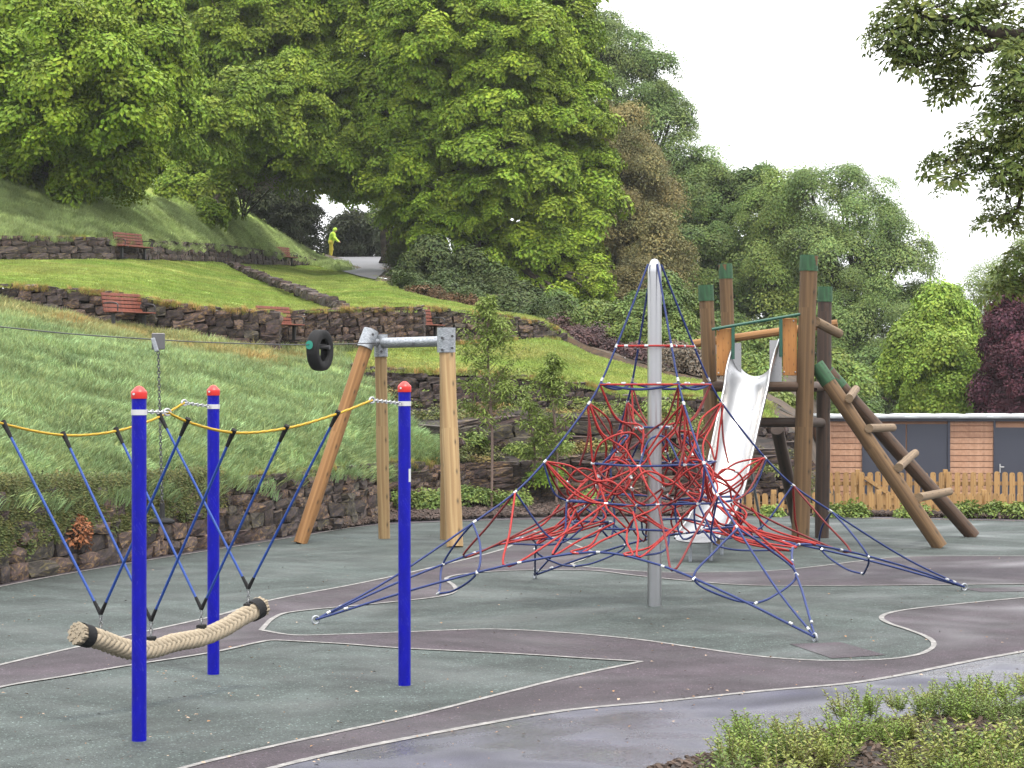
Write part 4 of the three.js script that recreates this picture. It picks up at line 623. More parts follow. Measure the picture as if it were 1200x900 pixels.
function limbs(base, lobes, r, lean = 0, trunkTop) { // tapered trunk and limbs reaching the lobes
  const L = lobes.map(([px, py, d, rad]) => ({ c: at(px, py, d), r: rad * d / FOCAL })), mid = L.reduce((s, l) => s.add(l.c), V(0, 0, 0)).multiplyScalar(1 / L.length), top = trunkTop ?? base.clone().lerp(mid, 0.5), out = [];
  const bend = (a, b, r0, r1, k = 0.12) => { const n = 8, pts = []; for (let i = 0; i <= n; i++) { const t = i / n, p = a.clone().lerp(b, t); p.x += k * noise(p.x * 0.6, p.y * 0.7, 3) * 2 * Math.sin(t * 3.1); p.y += k * Math.sin(t * Math.PI) * 0.9; pts.push(p); } const c = new THREE.CatmullRomCurve3(pts), g = new THREE.TubeGeometry(c, 12, 1, 9); const pos = g.attributes.position; for (let i = 0; i <= 12; i++) { const p = c.getPointAt(i / 12), rad = lerp(r0, r1, i / 12) * (i === 0 ? 1.3 : 1); for (let j = 0; j <= 9; j++) { const m = i * 10 + j; pos.setXYZ(m, p.x + (pos.getX(m) - p.x) * rad, p.y + (pos.getY(m) - p.y) * rad, p.z + (pos.getZ(m) - p.z) * rad); } } return g; };
  out.push(bend(base, top, r, r * 0.7));
  for (const l of L) { const start = base.clone().lerp(top, rr(0.55, 1)); out.push(bend(start, l.c, r * 0.42, r * 0.1, 0.3)); for (let i = 0; i < 3; i++) out.push(bend(l.c.clone().lerp(start, 0.35), l.c.clone().add(V(rr(-1, 1), rr(-0.3, 1), rr(-1, 1)).multiplyScalar(l.r * 0.8)), r * 0.14, r * 0.03, 0.2)); }
  return mergeGeometries(out);
}
function tree(name, label, basePix, lobes, r, geo, mat, opt = {}, group) {
  const base = at(...basePix), t = thing(name, label, 'tree', base, group);
  part(t, 'trunk', limbs(base.clone().setY(base.y - 0.3), lobes, r, 0, opt.trunkTop), bark);
  foliage(t, 'crown', lobes, geo, mat, { ...opt, origin: base });
  if (opt.blossom) foliage(t, 'blossom', lobes, sprayTiny, opt.blossom, { clump: 0.5, per: 8, density: 0.7, fill: 0, origin: base });
  return t;
}
function shrub(name, label, basePix, lobes, geo, mat, opt = {}, group, category = 'shrub') {
  const base = at(...basePix), t = thing(name, label, category, base, group);
  part(t, 'stem', mergeGeometries(lobes.map(([px, py, d, r]) => rod(base.clone().setY(base.y - 0.1), at(px, py, d), 0.05, 0.015, 6))), bark);
  foliage(t, 'foliage', lobes, geo, mat, { clump: 0.4, per: 12, fill: 0.35, ...opt, origin: base });
  return t;
}
const evergreenLeaf = leafMat(0.055, 0.085, 0.024, 0.2), limeLeaf = leafMat(0.185, 0.285, 0.02), limeLeafB = leafMat(0.172, 0.265, 0.022), deepLeaf = leafMat(0.115, 0.185, 0.045), midLeaf = leafMat(0.18, 0.26, 0.06), copperLeaf = leafMat(0.235, 0.225, 0.095), featherLeaf = leafMat(0.165, 0.25, 0.075), brightLeaf = leafMat(0.23, 0.35, 0.05), purpleLeaf = leafMat(0.075, 0.02, 0.035), oakLeaf = leafMat(0.15, 0.205, 0.045, 0.42), darkLeaf = leafMat(0.028, 0.04, 0.015, 0.15), heatherLeaf = leafMat(0.105, 0.065, 0.07, 0.2), rustLeaf = leafMat(0.12, 0.075, 0.038, 0.25), shrubLeaf = leafMat(0.16, 0.23, 0.055), yewLeaf = leafMat(0.15, 0.2, 0.05, 0.2), petal = leafMat(0.4, 0.34, 0.37, 0.3);

tree('lime_tree', 'big pale green tree overhanging the shaded bank above the upper bench', [62, 244, 67], [[60, 110, 67, 95], [-50, 120, 67, 110], [150, 60, 66, 70], [172, 122, 66, 46], [110, 185, 66, 48], [10, 185, 66, 52], [-90, -20, 68, 130], [80, 10, 68, 110], [185, 55, 66, 34], [130, 130, 65, 60], [55, 45, 65, 70], [195, 90, 66, 25], [145, 200, 65.5, 24], [75, 218, 65, 22], [30, 60, 64.5, 45], [60, 125, 61.5, 56], [150, 115, 62, 42], [-20, 95, 62, 60], [100, 60, 61, 52]], 0.42, sprayLime, limeLeaf, { clump: 0.52, per: 15, flat: 0.65 });
tree('lime_tree', 'wide green tree beside the blossom bush above the shaded bank', [228, 244, 82], [[290, 70, 82, 95], [370, 115, 81, 62], [395, 65, 82, 52], [335, 155, 80, 66], [250, 130, 82, 66], [250, 200, 80, 46], [222, 232, 79.5, 36], [300, -30, 83, 110], [390, -20, 83, 80], [405, 165, 80, 32], [225, 60, 83, 60], [365, 190, 80, 36], [415, 110, 81, 28], [205, 175, 81, 38], [275, 20, 80, 50], [240, 255, 77, 20], [270, 135, 74, 50], [330, 125, 76, 52], [225, 150, 73, 38], [415, 195, 84, 20], [395, 205, 84, 16], [402, 224, 86, 13], [426, 218, 86, 14], [446, 226, 86, 12]], 0.4, sprayLime, limeLeafB, { clump: 0.6, per: 16, flat: 0.65 });
tree('lime_tree', 'tall broad green tree with dark forked trunk above the heather', [543, 340, 80], [[560, 90, 80, 105], [640, 175, 79, 76], [682, 235, 79, 36], [605, 250, 78, 74], [500, 130, 80, 76], [470, 70, 81, 62], [540, 10, 81, 105], [640, 40, 81, 66], [660, 120, 80, 52], [480, 205, 79, 42], [525, 240, 78, 38], [640, 300, 78, 50], [595, 315, 78, 32], [455, 150, 80, 36], [668, 330, 78, 24], [655, 358, 76, 22], [620, 345, 77, 28], [690, 318, 77, 22], [565, 325, 77, 24], [505, 285, 78, 24], [470, 242, 80, 20], [452, 222, 81, 16], [488, 265, 79, 20], [700, 345, 76, 16], [690, 190, 79, 26], [580, 170, 77, 62], [690, 275, 78, 24], [505, 40, 78, 55], [600, 60, 77.5, 60]], 0.55, sprayLime, limeLeaf, { clump: 0.58, per: 16, flat: 0.65, trunkTop: at(548, 235, 80) });
// wood behind them
const wood = 'trees of the wood behind the terraces';
tree('woodland_tree', 'dark tree closing the wood behind the two bank trees', [180, 200, 105], [[190, 60, 105, 90], [200, 150, 105, 70], [60, 60, 107, 120], [320, 40, 107, 100], [110, 190, 105, 50], [270, 190, 105, 60], [-60, 80, 107, 120]], 0.4, sprayBroad, deepLeaf, { clump: 1.0, per: 22, density: 0.7 });
tree('woodland_tree', 'mid green tree filling the gap over the upper path', [455, 300, 100], [[420, 60, 100, 60], [450, 120, 100, 50], [410, 150, 101, 40], [470, 190, 100, 40], [430, 0, 101, 70], [475, 235, 100, 26], [500, 260, 99, 26], [405, 205, 102, 18], [435, 210, 102, 18], [455, 232, 101, 16], [468, 262, 100, 12]], 0.35, sprayBroad, midLeaf, { clump: 0.9, per: 20, hollow: 0.35 });
tree('feathery_tree', 'tall feathery pale green tree leaning against the white sky', [715, 345, 104], [[722, 60, 104, 36], [745, 110, 104, 44], [712, 120, 104, 40], [775, 150, 104, 36], [800, 185, 104, 30], [745, 190, 104, 50], [795, 240, 104, 44], [835, 190, 104, 16], [820, 215, 104, 24], [700, 30, 105, 30], [762, 85, 104, 20], [790, 130, 104, 18], [740, 260, 104, 50], [705, 70, 104, 30], [710, 180, 104, 40], [830, 260, 103, 34], [850, 225, 104, 22]], 0.35, sprayFine, featherLeaf, { clump: 0.8, per: 16, hollow: 0.2, fill: 0.25, size: 1.25 });
tree('copper_tree', 'coppery pink leaved tree between green neighbours', [735, 375, 88], [[722, 155, 88, 32], [740, 195, 88, 40], [715, 225, 88, 36], [760, 235, 88, 30], [735, 270, 87, 46], [772, 305, 87, 34], [712, 315, 87, 42], [745, 335, 86, 46], [700, 280, 88, 30], [790, 300, 87, 18]], 0.3, sprayFine, copperLeaf, { clump: 0.7, per: 22, vary: 0.4, size: 1.1, hollow: 0.2 });
tree('woodland_tree', 'deep green tree behind the slide tower', [845, 440, 94], [[850, 235, 95, 44], [815, 265, 95, 40], [880, 275, 94, 46], [830, 320, 93, 54], [880, 345, 92, 50], [800, 365, 92, 42], [850, 400, 90, 50], [905, 225, 96, 26], [790, 330, 93, 30]], 0.4, sprayBroad, deepLeaf, { clump: 0.85, per: 22 });
tree('woodland_tree', 'yellow green tree standing over the tower handrail', [915, 450, 92], [[905, 265, 92, 42], [935, 300, 92, 46], [900, 330, 91, 44], [945, 360, 91, 48], [925, 235, 93, 30], [905, 400, 90, 40], [955, 415, 90, 46]], 0.35, sprayFine, midLeaf, { clump: 0.8, per: 24, size: 1.2 });
tree('ash_tree', 'tall loose crowned tree with sky showing through above the ladder', [990, 470, 90], [[950, 220, 91, 26], [985, 215, 91, 26], [1015, 230, 91, 28], [1045, 260, 90, 24], [1062, 300, 90, 26], [1000, 275, 90, 46], [955, 275, 90, 30], [1045, 330, 90, 42], [985, 340, 89, 52], [1035, 390, 88, 50], [975, 410, 88, 52], [1070, 355, 90, 24], [1025, 440, 88, 46]], 0.35, sprayFine, featherLeaf, { clump: 0.75, per: 18, hollow: 0.24, size: 1.2 });
tree('maple_tree', 'bright yellow green maple standing behind the timber cabin', [1100, 500, 66], [[1105, 375, 66, 30], [1082, 405, 66, 32], [1128, 405, 66, 30], [1105, 430, 65, 42], [1065, 440, 66, 30], [1140, 445, 66, 28], [1085, 465, 65, 34], [1120, 470, 65, 34], [1108, 352, 66, 14]], 0.16, sprayBroad, brightLeaf, { clump: 0.42, per: 20, size: 0.85 });
tree('purple_maple', 'dark purple leaved maple by the end of the cabin', [1200, 500, 63], [[1195, 385, 63, 32], [1225, 370, 63, 44], [1178, 415, 63, 26], [1170, 450, 63, 26], [1205, 440, 62, 40], [1160, 475, 63, 20], [1240, 440, 62, 44], [1190, 480, 62, 28], [1172, 378, 63, 14]], 0.15, sprayBroad, purpleLeaf, { clump: 0.42, per: 20, size: 0.8, warm: 0 });
tree('distant_tree', 'pale far off tree behind the purple maple', [1165, 450, 135], [[1165, 335, 135, 26], [1190, 315, 135, 30], [1140, 345, 135, 16], [1215, 320, 135, 36], [1150, 375, 135, 30]], 0.3, sprayFine, midLeaf, { clump: 1.1, per: 16, hollow: 0.4, size: 1.4 });
tree('woodland_tree', 'dull green tree rising behind the maple and the cabin roof', [1050, 480, 84], [[1030, 450, 84, 34], [1075, 470, 82, 30], [1140, 480, 80, 26], [1000, 470, 82, 26], [1180, 475, 82, 26]], 0.25, sprayBroad, deepLeaf, { clump: 0.7, per: 20 });
{ // oak whose limb reaches in from beyond the frame
  const d = 25, lobes = [[1035, 48, d, 13.8], [1060, 30, d, 20.6], [1085, 12, d, 22.4], [1075, 55, d, 22.4], [1105, 45, d, 22.4], [1062, 78, d, 12.9], [1110, 85, d, 20.6], [1140, 60, d - 0.3, 18.9], [1130, 15, d, 22.4], [1165, 20, d, 22.4], [1100, 105, d, 15.5], [1125, 110, d, 10.3], [1180, 60, d - 0.5, 17.2], [1190, 95, d - 0.6, 22.4], [1178, 130, d - 0.4, 20.6], [1200, 150, d - 0.5, 25.8], [1160, 160, d, 15.5], [1130, 170, d, 18.9], [1108, 188, d, 17.2], [1112, 215, d, 12.9], [1140, 195, d, 15.5], [1175, 195, d - 0.3, 24.1], [1200, 215, d - 0.3, 22.4], [1170, 235, d, 15.5], [1195, 250, d, 13.8], [1158, 262, d, 10.3], [1185, 270, d, 10.3], [1050, 62, d, 10.3], [1215, 50, d, 34.4], [1230, 120, d, 43], [1235, 200, d, 34.4], [1190, 330, d + 0.5, 12], [1180, 348, d + 0.5, 12], [1205, 345, d + 0.5, 15.5], [1196, 310, d + 0.4, 7.7], [1260, 30, d, 51.6], [1290, 130, d, 51.6]];
  const base = gp(1420, 690), t = thing('oak_tree', 'dark green oak limb hanging into view against the white sky', 'tree', base);
  const tw = (pts, r0, r1) => { const c = new THREE.CatmullRomCurve3(pts), g = new THREE.TubeGeometry(c, 24, 1, 8), pos = g.attributes.position; for (let i = 0; i <= 24; i++) { const p = c.getPointAt(i / 24), r = lerp(r0, r1, i / 24); for (let j = 0; j <= 8; j++) { const m = i * 9 + j; pos.setXYZ(m, p.x + (pos.getX(m) - p.x) * r, p.y + (pos.getY(m) - p.y) * r, p.z + (pos.getZ(m) - p.z) * r); } } return g; };
  const A = (...a) => at(...a), parts = [tw([base, A(1410, 400, d), A(1400, 120, d), A(1390, -150, d)], 0.42, 0.3), tw([A(1402, 150, d), A(1320, 70, d), A(1240, 45, d), A(1190, 42, d), A(1150, 36, d), A(1110, 22, d), A(1075, 22, d), A(1040, 42, d)], 0.17, 0.018), tw([A(1190, 42, d), A(1160, 56, d), A(1120, 60, d), A(1085, 68, d), A(1060, 76, d)], 0.07, 0.012), tw([A(1320, 70, d), A(1260, 110, d), A(1215, 140, d), A(1180, 165, d), A(1140, 180, d), A(1105, 195, d)], 0.09, 0.014), tw([A(1215, 140, d), A(1200, 200, d), A(1190, 250, d), A(1172, 262, d)], 0.05, 0.012), tw([A(1404, 300, d), A(1300, 300, d), A(1230, 330, d + 0.4), A(1185, 342, d + 0.5)], 0.08, 0.012)];
  for (const l of lobes) { const c = A(l[0], l[1], l[2]); for (let k = 0; k < 2; k++) { const e = c.clone().add(V(rr(-1, 1), rr(-1, 1), rr(-1, 1)).multiplyScalar(l[3] * d / FOCAL)); parts.push(rod(c.clone().add(V(rr(0.05, 0.3), rr(0, 0.15), 0)), e, 0.014, 0.005, 5)); } }
  part(t, 'trunk', mergeGeometries(parts.map((g) => (g.index ? g.toNonIndexed() : g))), bark);
  foliage(t, 'crown', lobes, sprayOak, oakLeaf, { clump: 0.15, per: 6, density: 0.42, fill: 0.25, origin: base, flat: 0.8, vary: 0.35 });
}
// ---------------------------------------------------------------- shrubs and hedges
const bushes = 'shrubs under the big trees';
shrub('dark_shrub', 'almost black green shrub between the bank trees and the person', [345, 288, 99], [[318, 235, 97, 24], [342, 240, 98, 24], [335, 262, 98, 20], [360, 270, 101, 12], [305, 222, 95, 20], [360, 240, 100, 14], [366, 290, 104, 8]], sprayShrub, darkLeaf, { size: 1.5 });
shrub('blossom_bush', 'small white flowering bush hanging under the bank tree', [285, 252, 84], [[275, 200, 80, 10], [288, 190, 80, 11], [300, 207, 80, 12], [285, 224, 80, 9], [316, 222, 80, 9]], sprayTiny, petal, { size: 1, clump: 0.34, per: 5, density: 0.55, fill: 0.1 });
{ const h = [[0, 0, 0, 0]]; shrub('clipped_hedge', 'tall dark clipped hedge at the end of the upper path', [420, 303, 121], [[395, 270, 121, 13], [395, 291, 121, 13], [410, 265, 121, 14], [410, 289, 121, 13], [425, 267, 121, 14], [425, 290, 121, 13], [440, 268, 121, 14], [440, 290, 121, 13], [452, 284, 120, 14]], sprayShrub, darkLeaf, { size: 2.2, clump: 0.5, per: 14, flat: 1 }, undefined, 'hedge'); }
shrub('clipped_bush', 'rounded clipped yellow green bush beside the upper path', [474, 330, 84], [[474, 285, 84, 11, 0.9], [474, 297, 84, 13], [474, 311, 84, 13]], sprayTiny, yewLeaf, { size: 1.6, clump: 0.3, per: 16, flat: 1, vary: 0.1 });
for (const [px, py, d, r, lab] of [[505, 315, 74, 28, 'dark evergreen shrub beside the clipped bush'], [545, 335, 73, 30, 'dark evergreen shrub at the foot of the forked tree'], [590, 350, 72, 30, 'dark evergreen shrub under the low boughs of the broad tree'], [635, 368, 68, 26, 'dark evergreen shrub at the far end of the terrace wall']]) shrub('evergreen_shrub', lab, [px, py + r * 0.9, d], [[px, py, d, r], [px - r * 0.7, py + 6, d, r * 0.7], [px + r * 0.8, py + 6, d, r * 0.7]], sprayShrub, evergreenLeaf, { size: 1.5 }, bushes);
shrub('brown_heather', 'low brown heather patch edging the upper lawn', [540, 360, 61.5], [490, 510, 530, 550, 570, 590].map((x, i) => [x, 342 + i * 5.3, 62 - i * 0.6, 10, 0.7]), sprayTiny, rustLeaf, { size: 1.5, clump: 0.3, per: 12 });
shrub('purple_heather', 'low purple heather bank along the top of the lower lawn', [730, 420, 52], [[660, 390, 52.5, 8], [675, 396, 52, 9], [692, 402, 52, 9], [708, 407, 52, 10], [724, 413, 51.5, 10], [740, 418, 51, 10], [757, 425, 51, 10], [775, 431, 50.5, 10], [795, 437, 50, 9], [815, 441, 49.5, 8], [700, 393, 53.5, 9], [680, 389, 54, 8]], sprayTiny, heatherLeaf, { size: 1.5, clump: 0.3, per: 13, vary: 0.4 });
for (const [px, py, d, r, mat, lab] of [[655, 362, 60, 16, deepLeaf, 'bright green shrub by the end of the terrace wall'], [690, 372, 59, 16, shrubLeaf, 'green shrub above the purple heather'], [722, 378, 58, 18, shrubLeaf, 'yellow green leafy shrub above the purple heather'], [755, 385, 58, 24, shrubLeaf, 'leafy green shrub behind the steel mast'], [790, 395, 56, 26, midLeaf, 'green shrub between the mast and the tower'], [775, 350, 60, 22, deepLeaf, 'dark shrub behind the mast rope'], [880, 410, 58, 26, shrubLeaf, 'yellow green shrub seen above the slide opening'], [885, 440, 54, 18, midLeaf, 'green shrub seen through the slide opening'], [905, 470, 50, 18, shrubLeaf, 'green shrub between slide and tower post'], [985, 440, 56, 24, midLeaf, 'green shrub behind the ladder top'], [1000, 480, 55, 18, deepLeaf, 'dark shrub over the cabin corner'], [830, 430, 54, 20, deepLeaf, 'dark shrub behind the slender tower post']]) shrub('leafy_shrub', lab, [px, py + r * 0.95, d], [[px, py, d, r], [px - r * 0.65, py + r * 0.35, d, r * 0.65], [px + r * 0.7, py + r * 0.3, d, r * 0.65]], sprayShrub, mat, { size: 1.25, clump: 0.38, per: 13 }, bushes);
shrub('flowering_shrub', 'greyish pink flowering shrub by the lawn under the mast', [800, 440, 49], [[790, 415, 49, 14], [805, 425, 49, 12], [815, 432, 49, 10]], sprayTiny, leafMat(0.17, 0.14, 0.11, 0.2), { size: 1.4, clump: 0.25, per: 12 });
// planted ledges of the stone terraces
const ledge = 'plants on the stone ledges';
for (const [px, py, d, r, mat, lab] of [[480, 468, 43.2, 15, shrubLeaf, 'green ledge plant beside the blue post top'], [505, 470, 43, 13, midLeaf, 'green ledge plant behind the thick frame leg'], [600, 460, 43.2, 15, shrubLeaf, 'bushy ledge plant behind the tall sapling'], [625, 468, 43.2, 16, shrubLeaf, 'bushy ledge plant between the two saplings'], [670, 470, 43.2, 15, midLeaf, 'bushy ledge plant beyond the short sapling'], [710, 478, 43, 13, shrubLeaf, 'ledge plant behind the net top'], [565, 492, 41.6, 14, rustLeaf, 'rusty red ledge shrub by the tall sapling'], [545, 520, 40, 14, midLeaf, 'green ledge plant behind the frame leg'], [505, 520, 39.6, 11, shrubLeaf, 'green ledge plant at the end of the grass bank'], [610, 530, 40.2, 12, midLeaf, 'green ledge plant over the lowest wall'], [660, 528, 40.6, 12, shrubLeaf, 'yellow green ledge plant over the lowest wall'], [780, 480, 43, 16, midLeaf, 'green ledge plant behind the steel mast'], [820, 500, 42.5, 14, shrubLeaf, 'green ledge plant beside the slide']]) shrub('ledge_plant', lab, [px, py + r, d], [[px, py + 3, d, r * 0.75, 0.8], [px + r, py + 5, d, r * 0.45], [px - r, py + 5, d, r * 0.45]], sprayShrub, mat, { size: 0.8, clump: 0.24, per: 7, fill: 0.15, density: 0.8 }, ledge);
const foot = 'low plants at the foot of the walls';
for (const [px, py, d, r, mat, lab] of [[440, 590, 38, 9, shrubLeaf, 'low green plant at wall foot beside the upright frame leg'], [465, 588, 37.8, 9, shrubLeaf, 'low green plant at wall foot near the blue post'], [500, 587, 38, 10, shrubLeaf, 'low green plant below the pale stones'], [555, 585, 38.4, 10, shrubLeaf, 'low green plant beside the thick frame leg'], [600, 588, 38.8, 7, shrubLeaf, 'low green plant under the tall sapling'], [640, 560, 39.3, 9, brightLeaf, 'bright yellow green plant against the lowest wall'], [690, 590, 39, 7, shrubLeaf, 'low green plant behind the net'], [975, 604, 37.6, 3.3, shrubLeaf, 'low plant in the soil bed by the tower post'], [1000, 604, 37.6, 3.3, midLeaf, 'low plant in the soil bed under the ladder'], [1070, 603, 37.5, 3.85, shrubLeaf, 'low plant in the soil bed before the double doors'], [1130, 602, 37.3, 4.4, shrubLeaf, 'leafy plant in the soil bed beyond the ladder foot'], [1165, 603, 37.3, 3.85, shrubLeaf, 'leafy plant in the soil bed before the single door'], [1195, 604, 37.2, 3.85, midLeaf, 'low plant in the soil bed at the fence end'], [900, 606, 37.8, 3, midLeaf, 'small plant in the soil bed behind the slide']]) shrub('low_plant', lab, [px, py + r, d], [[px, py, d, r, 0.8], [px + r * 1.2, py + 2, d, r * 0.7], [px - r * 1.2, py + 2, d, r * 0.7]], sprayTiny, mat, { size: 1.3, clump: 0.16, per: 6, fill: 0.2 }, foot);
{ // reddish dead fern tufts and ivy on the lowest wall
  for (const [px, py, d, lab] of [[88, 620, 27.2, 'orange dead fern tuft hanging on the rubble wall'], [362, 560, 34.5, 'orange dead fern tuft under the grass bank by the leaning leg']]) shrub('dead_fern', lab, [px, py + 10, d], [[px, py, d - 0.15, 8], [px + 3, py + 14, d - 0.15, 6]], sprayTiny, leafMat(0.22, 0.095, 0.045, 0.2), { clump: 0.1, per: 5, size: 0.9 }, undefined, 'plant');
  const base = pOf(T[0], 130), iv = thing('ivy', 'dark leafy ivy hanging over the rubble wall behind the swing', 'ivy', base), mats = [], cols = [];
  for (let k = 0; k < 8500; k++) {
    const px = rr(-20, 262), a = pOf(T[0], px), b = pOf(T[1], px), t = 1.08 - Math.pow(rnd(), 1.25) * (0.6 + 0.7 * fbm(px * 0.025, 3)), m = smoothMask(px); if (t < 0.04 || rnd() > m) continue;
    const p = a.clone().lerp(b, t); p.z += 0.16 + rr(0, 0.14); p.y += t > 1 ? rr(0, 0.08) : 0;
    _q.setFromEuler(new THREE.Euler(0.9 + rr(-0.5, 0.5), rr(-1.2, 1.2), rr(-0.6, 0.6))); mats.push(place(p.sub(base), _q, rr(0.5, 0.95))); const l = rr(0.55, 1.35); cols.push(new THREE.Color().setRGB(l * rr(0.9, 1.4), l, l));
  }
  function smoothMask(px) { return clamp((270 - px) / 50, 0, 1) * clamp(0.7 + 1.4 * fbm(px * 0.018, 9), 0.2, 1); }
  scatter('foliage', sprayTiny, leafMat(0.075, 0.1, 0.03, 0.2), mats, cols, iv).userData = { kind: 'stuff' };
}
for (let px = 478, k = 0; px < 645; px += 40, k++) { const q = ix(T[8], px, 1) - 9, d = ix(T[8], px, 2) + 1.6; shrub('undergrowth_shrub', 'dark low shrub in the row between the upper lawn and the broad tree', [px, q + 11, d], [[px, q + 2, d, 11], [px + 9, q - 2, d + 1, 10], [px - 9, q + 1, d + 0.6, 9]], sprayShrub, evergreenLeaf, { size: 1.15, clump: 0.36, per: 12 }, 'dark shrubs along the upper lawn'); }
{ const mats = [], cols = [], p = V(0, 0, 0), beds2 = beds.map((b) => new MeshSurfaceSampler(b).setRandomGenerator(rnd).build());
  for (let k = 0; k < 1500; k++) { beds2[k % 2].sample(p); const n = noise(p.x * 0.9, p.z * 0.9, 2); if (n < -0.12) continue; _q.setFromEuler(new THREE.Euler(rr(-0.3, 0.3), rnd() * 6.28, rr(-0.3, 0.3))); mats.push(place(p.clone().add(V(0, 0.02, 0)), _q, rr(0.5, 1.4))); const c = rr(0.6, 1.4), r = n > 0.25 ? 1.7 : rr(0.9, 1.3); cols.push(new THREE.Color().setRGB(c * r, c, c)); }
  scatter('undergrowth', sprayTiny, leafMat(0.11, 0.14, 0.04, 0.2), mats, cols).userData = { kind: 'stuff' }; }
// ---------------------------------------------------------------- saplings
function sapling(label, foot, top, lean, crown) {
  const base = foot.clone(), t = thing('sapling', label, 'tree', base, 'young trees in front of the terraces'), pts = [base.clone().setY(base.y - 0.05), base.clone().lerp(top, 0.35).add(V(0.03, 0, 0)), base.clone().lerp(top, 0.7).add(V(-0.02, 0, 0)), top];
  const twigs = [tube(pts, 0.022, 16, 7)], mats = [], cols = [];
  for (let k = 0; k < crown.n; k++) {
    const f = rr(crown.from, 1), p = base.clone().lerp(top, f), l = crown.r * Math.sin(Math.min(1, (1.03 - f) / (1 - crown.from) * 1.25) * 1.7) * rr(0.5, 1.05), a = rnd() * 6.283, e = p.clone().add(V(Math.cos(a) * l, l * rr(0.3, 0.9), Math.sin(a) * l));
    twigs.push(rod(p, e, 0.007, 0.002, 5));
    for (let i = 0; i < 7; i++) { const q = p.clone().lerp(e, rr(0.3, 1.05)); _q.setFromEuler(new THREE.Euler(rr(-0.7, 0.7), rnd() * 6.28, rr(-0.7, 0.7))); mats.push(place(q.sub(base), _q, rr(0.7, 1.25))); const c = rr(0.75, 1.3); cols.push(new THREE.Color().setRGB(c * 1.05, c, c)); }
  }
  part(t, 'trunk', mergeGeometries(twigs.map((g) => g.toNonIndexed())), std([0.16, 0.11, 0.09]));
  scatter('crown', spray(9, 0.09, 0.07, 0.028, 0.2), leafMat(0.17, 0.24, 0.05), mats, cols, t).userData = { kind: 'stuff' };
}
sapling('tall thin young tree behind the zip line frame', at(576, 590, 38.3), at(572, 352, 38.3), 0, { from: 0.36, r: 0.66, n: 95 });
sapling('shorter thin young tree behind the net', at(652, 585, 38.8), at(648, 418, 38.8), 0, { from: 0.22, r: 0.46, n: 70 });
sapling('spindly young tree between the two planted saplings', at(626, 560, 39.2), at(622, 470, 39.2), 0, { from: 0.2, r: 0.3, n: 18 });
// ---------------------------------------------------------------- grass
function tuftGeo(n, h, R, lean, w, seed) {
  const r = mulberry(seed), pos = [];
  for (let i = 0; i < n; i++) {
    const a = r() * 6.283, q = R * Math.sqrt(r()), x = Math.cos(a) * q, z = Math.sin(a) * q, hh = h * (0.55 + r() * 0.6), b = r() * 6.283, lx = Math.cos(b) * hh * 0.35 + lean * hh, lz = Math.sin(b) * hh * 0.35 + lean * hh * 0.4, s = r() * 3.14, wx = Math.cos(s) * w / 2, wz = Math.sin(s) * w / 2;
    const A = [x - wx, 0, z - wz], B = [x + wx, 0, z + wz], C = [x + lx * 0.4 - wx * 0.8, hh * 0.62, z + lz * 0.4 - wz * 0.8], D = [x + lx * 0.4 + wx * 0.8, hh * 0.62, z + lz * 0.4 + wz * 0.8], E = [x + lx, hh * (lean > 0.4 ? 0.75 : 0.95), z + lz];
    pos.push(...A, ...B, ...D, ...A, ...D, ...C, ...C, ...D, ...E);
  }
  const g = new THREE.BufferGeometry(); g.setAttribute('position', new THREE.Float32BufferAttribute(pos, 3)); return g;
}
function sodOf(tuft, n, R) { // a handful of tufts sown together
  const src = tuft.attributes.position, pos = [], col = []; for (let i = 0; i < n; i++) { const a = rnd() * 6.283, q = R * Math.sqrt(rnd()), s = rr(0.65, 1.25), y = rr(-1.2, 1.2), t = rr(0.75, 1.3), w = rr(-0.1, 0.14), c = Math.cos(y), sn = Math.sin(y); for (let k = 0; k < src.count; k++) { const x = src.getX(k) * s, z = src.getZ(k) * s; pos.push(x * c + z * sn + Math.cos(a) * q, src.getY(k) * s, z * c - x * sn + Math.sin(a) * q); col.push(t * (1 + w), t, t * (1 - w)); } }
  const g = new THREE.BufferGeometry(); g.setAttribute('position', new THREE.Float32BufferAttribute(pos, 3)); g.setAttribute('color', new THREE.Float32BufferAttribute(col, 3)); return g;
}
function sow(name, surface, n, geo, mat, { size = [0.8, 1.2], color, keep, sod = 9, R = 0.32 }) {
  const s = new MeshSurfaceSampler(surface).setRandomGenerator(rnd).build(), p = V(0, 0, 0), nn = V(0, 0, 0), mats = [], cols = [];
  for (let k = 0; k < n / sod; k++) {
    s.sample(p, nn); const px = 600 + p.x / -p.z * FOCAL; if (px < -60 || px > 1260 || (keep && !keep(p, px))) continue;
    if (nn.y < 0) nn.negate(); _q.setFromUnitVectors(_up, nn); _q2.setFromAxisAngle(_up, fbm(p.x * 0.35, p.z * 0.35) * 2.5 + rr(-2, 2)); _q.multiply(_q2); const sc = rr(...size); mats.push(place(p.clone().add(V(0, -0.01, 0)), _q, V(sc, sc * (1 + 0.6 * fbm(p.x * 0.7, p.z * 0.7, 4)), sc))); cols.push(color(p, px));
  }
  const o = scatter(name, sodOf(geo, sod, R), mat, mats, cols); o.userData = { kind: 'stuff' }; return o;
}
const grassMat = phys([1, 1, 1], { vertexColors: true, roughness: 0.75, transmission: 0.25, thickness: 0, side: THREE.DoubleSide, specularIntensity: 0.3 });
const C3 = (r, g, b) => new THREE.Color().setRGB(r, g, b);
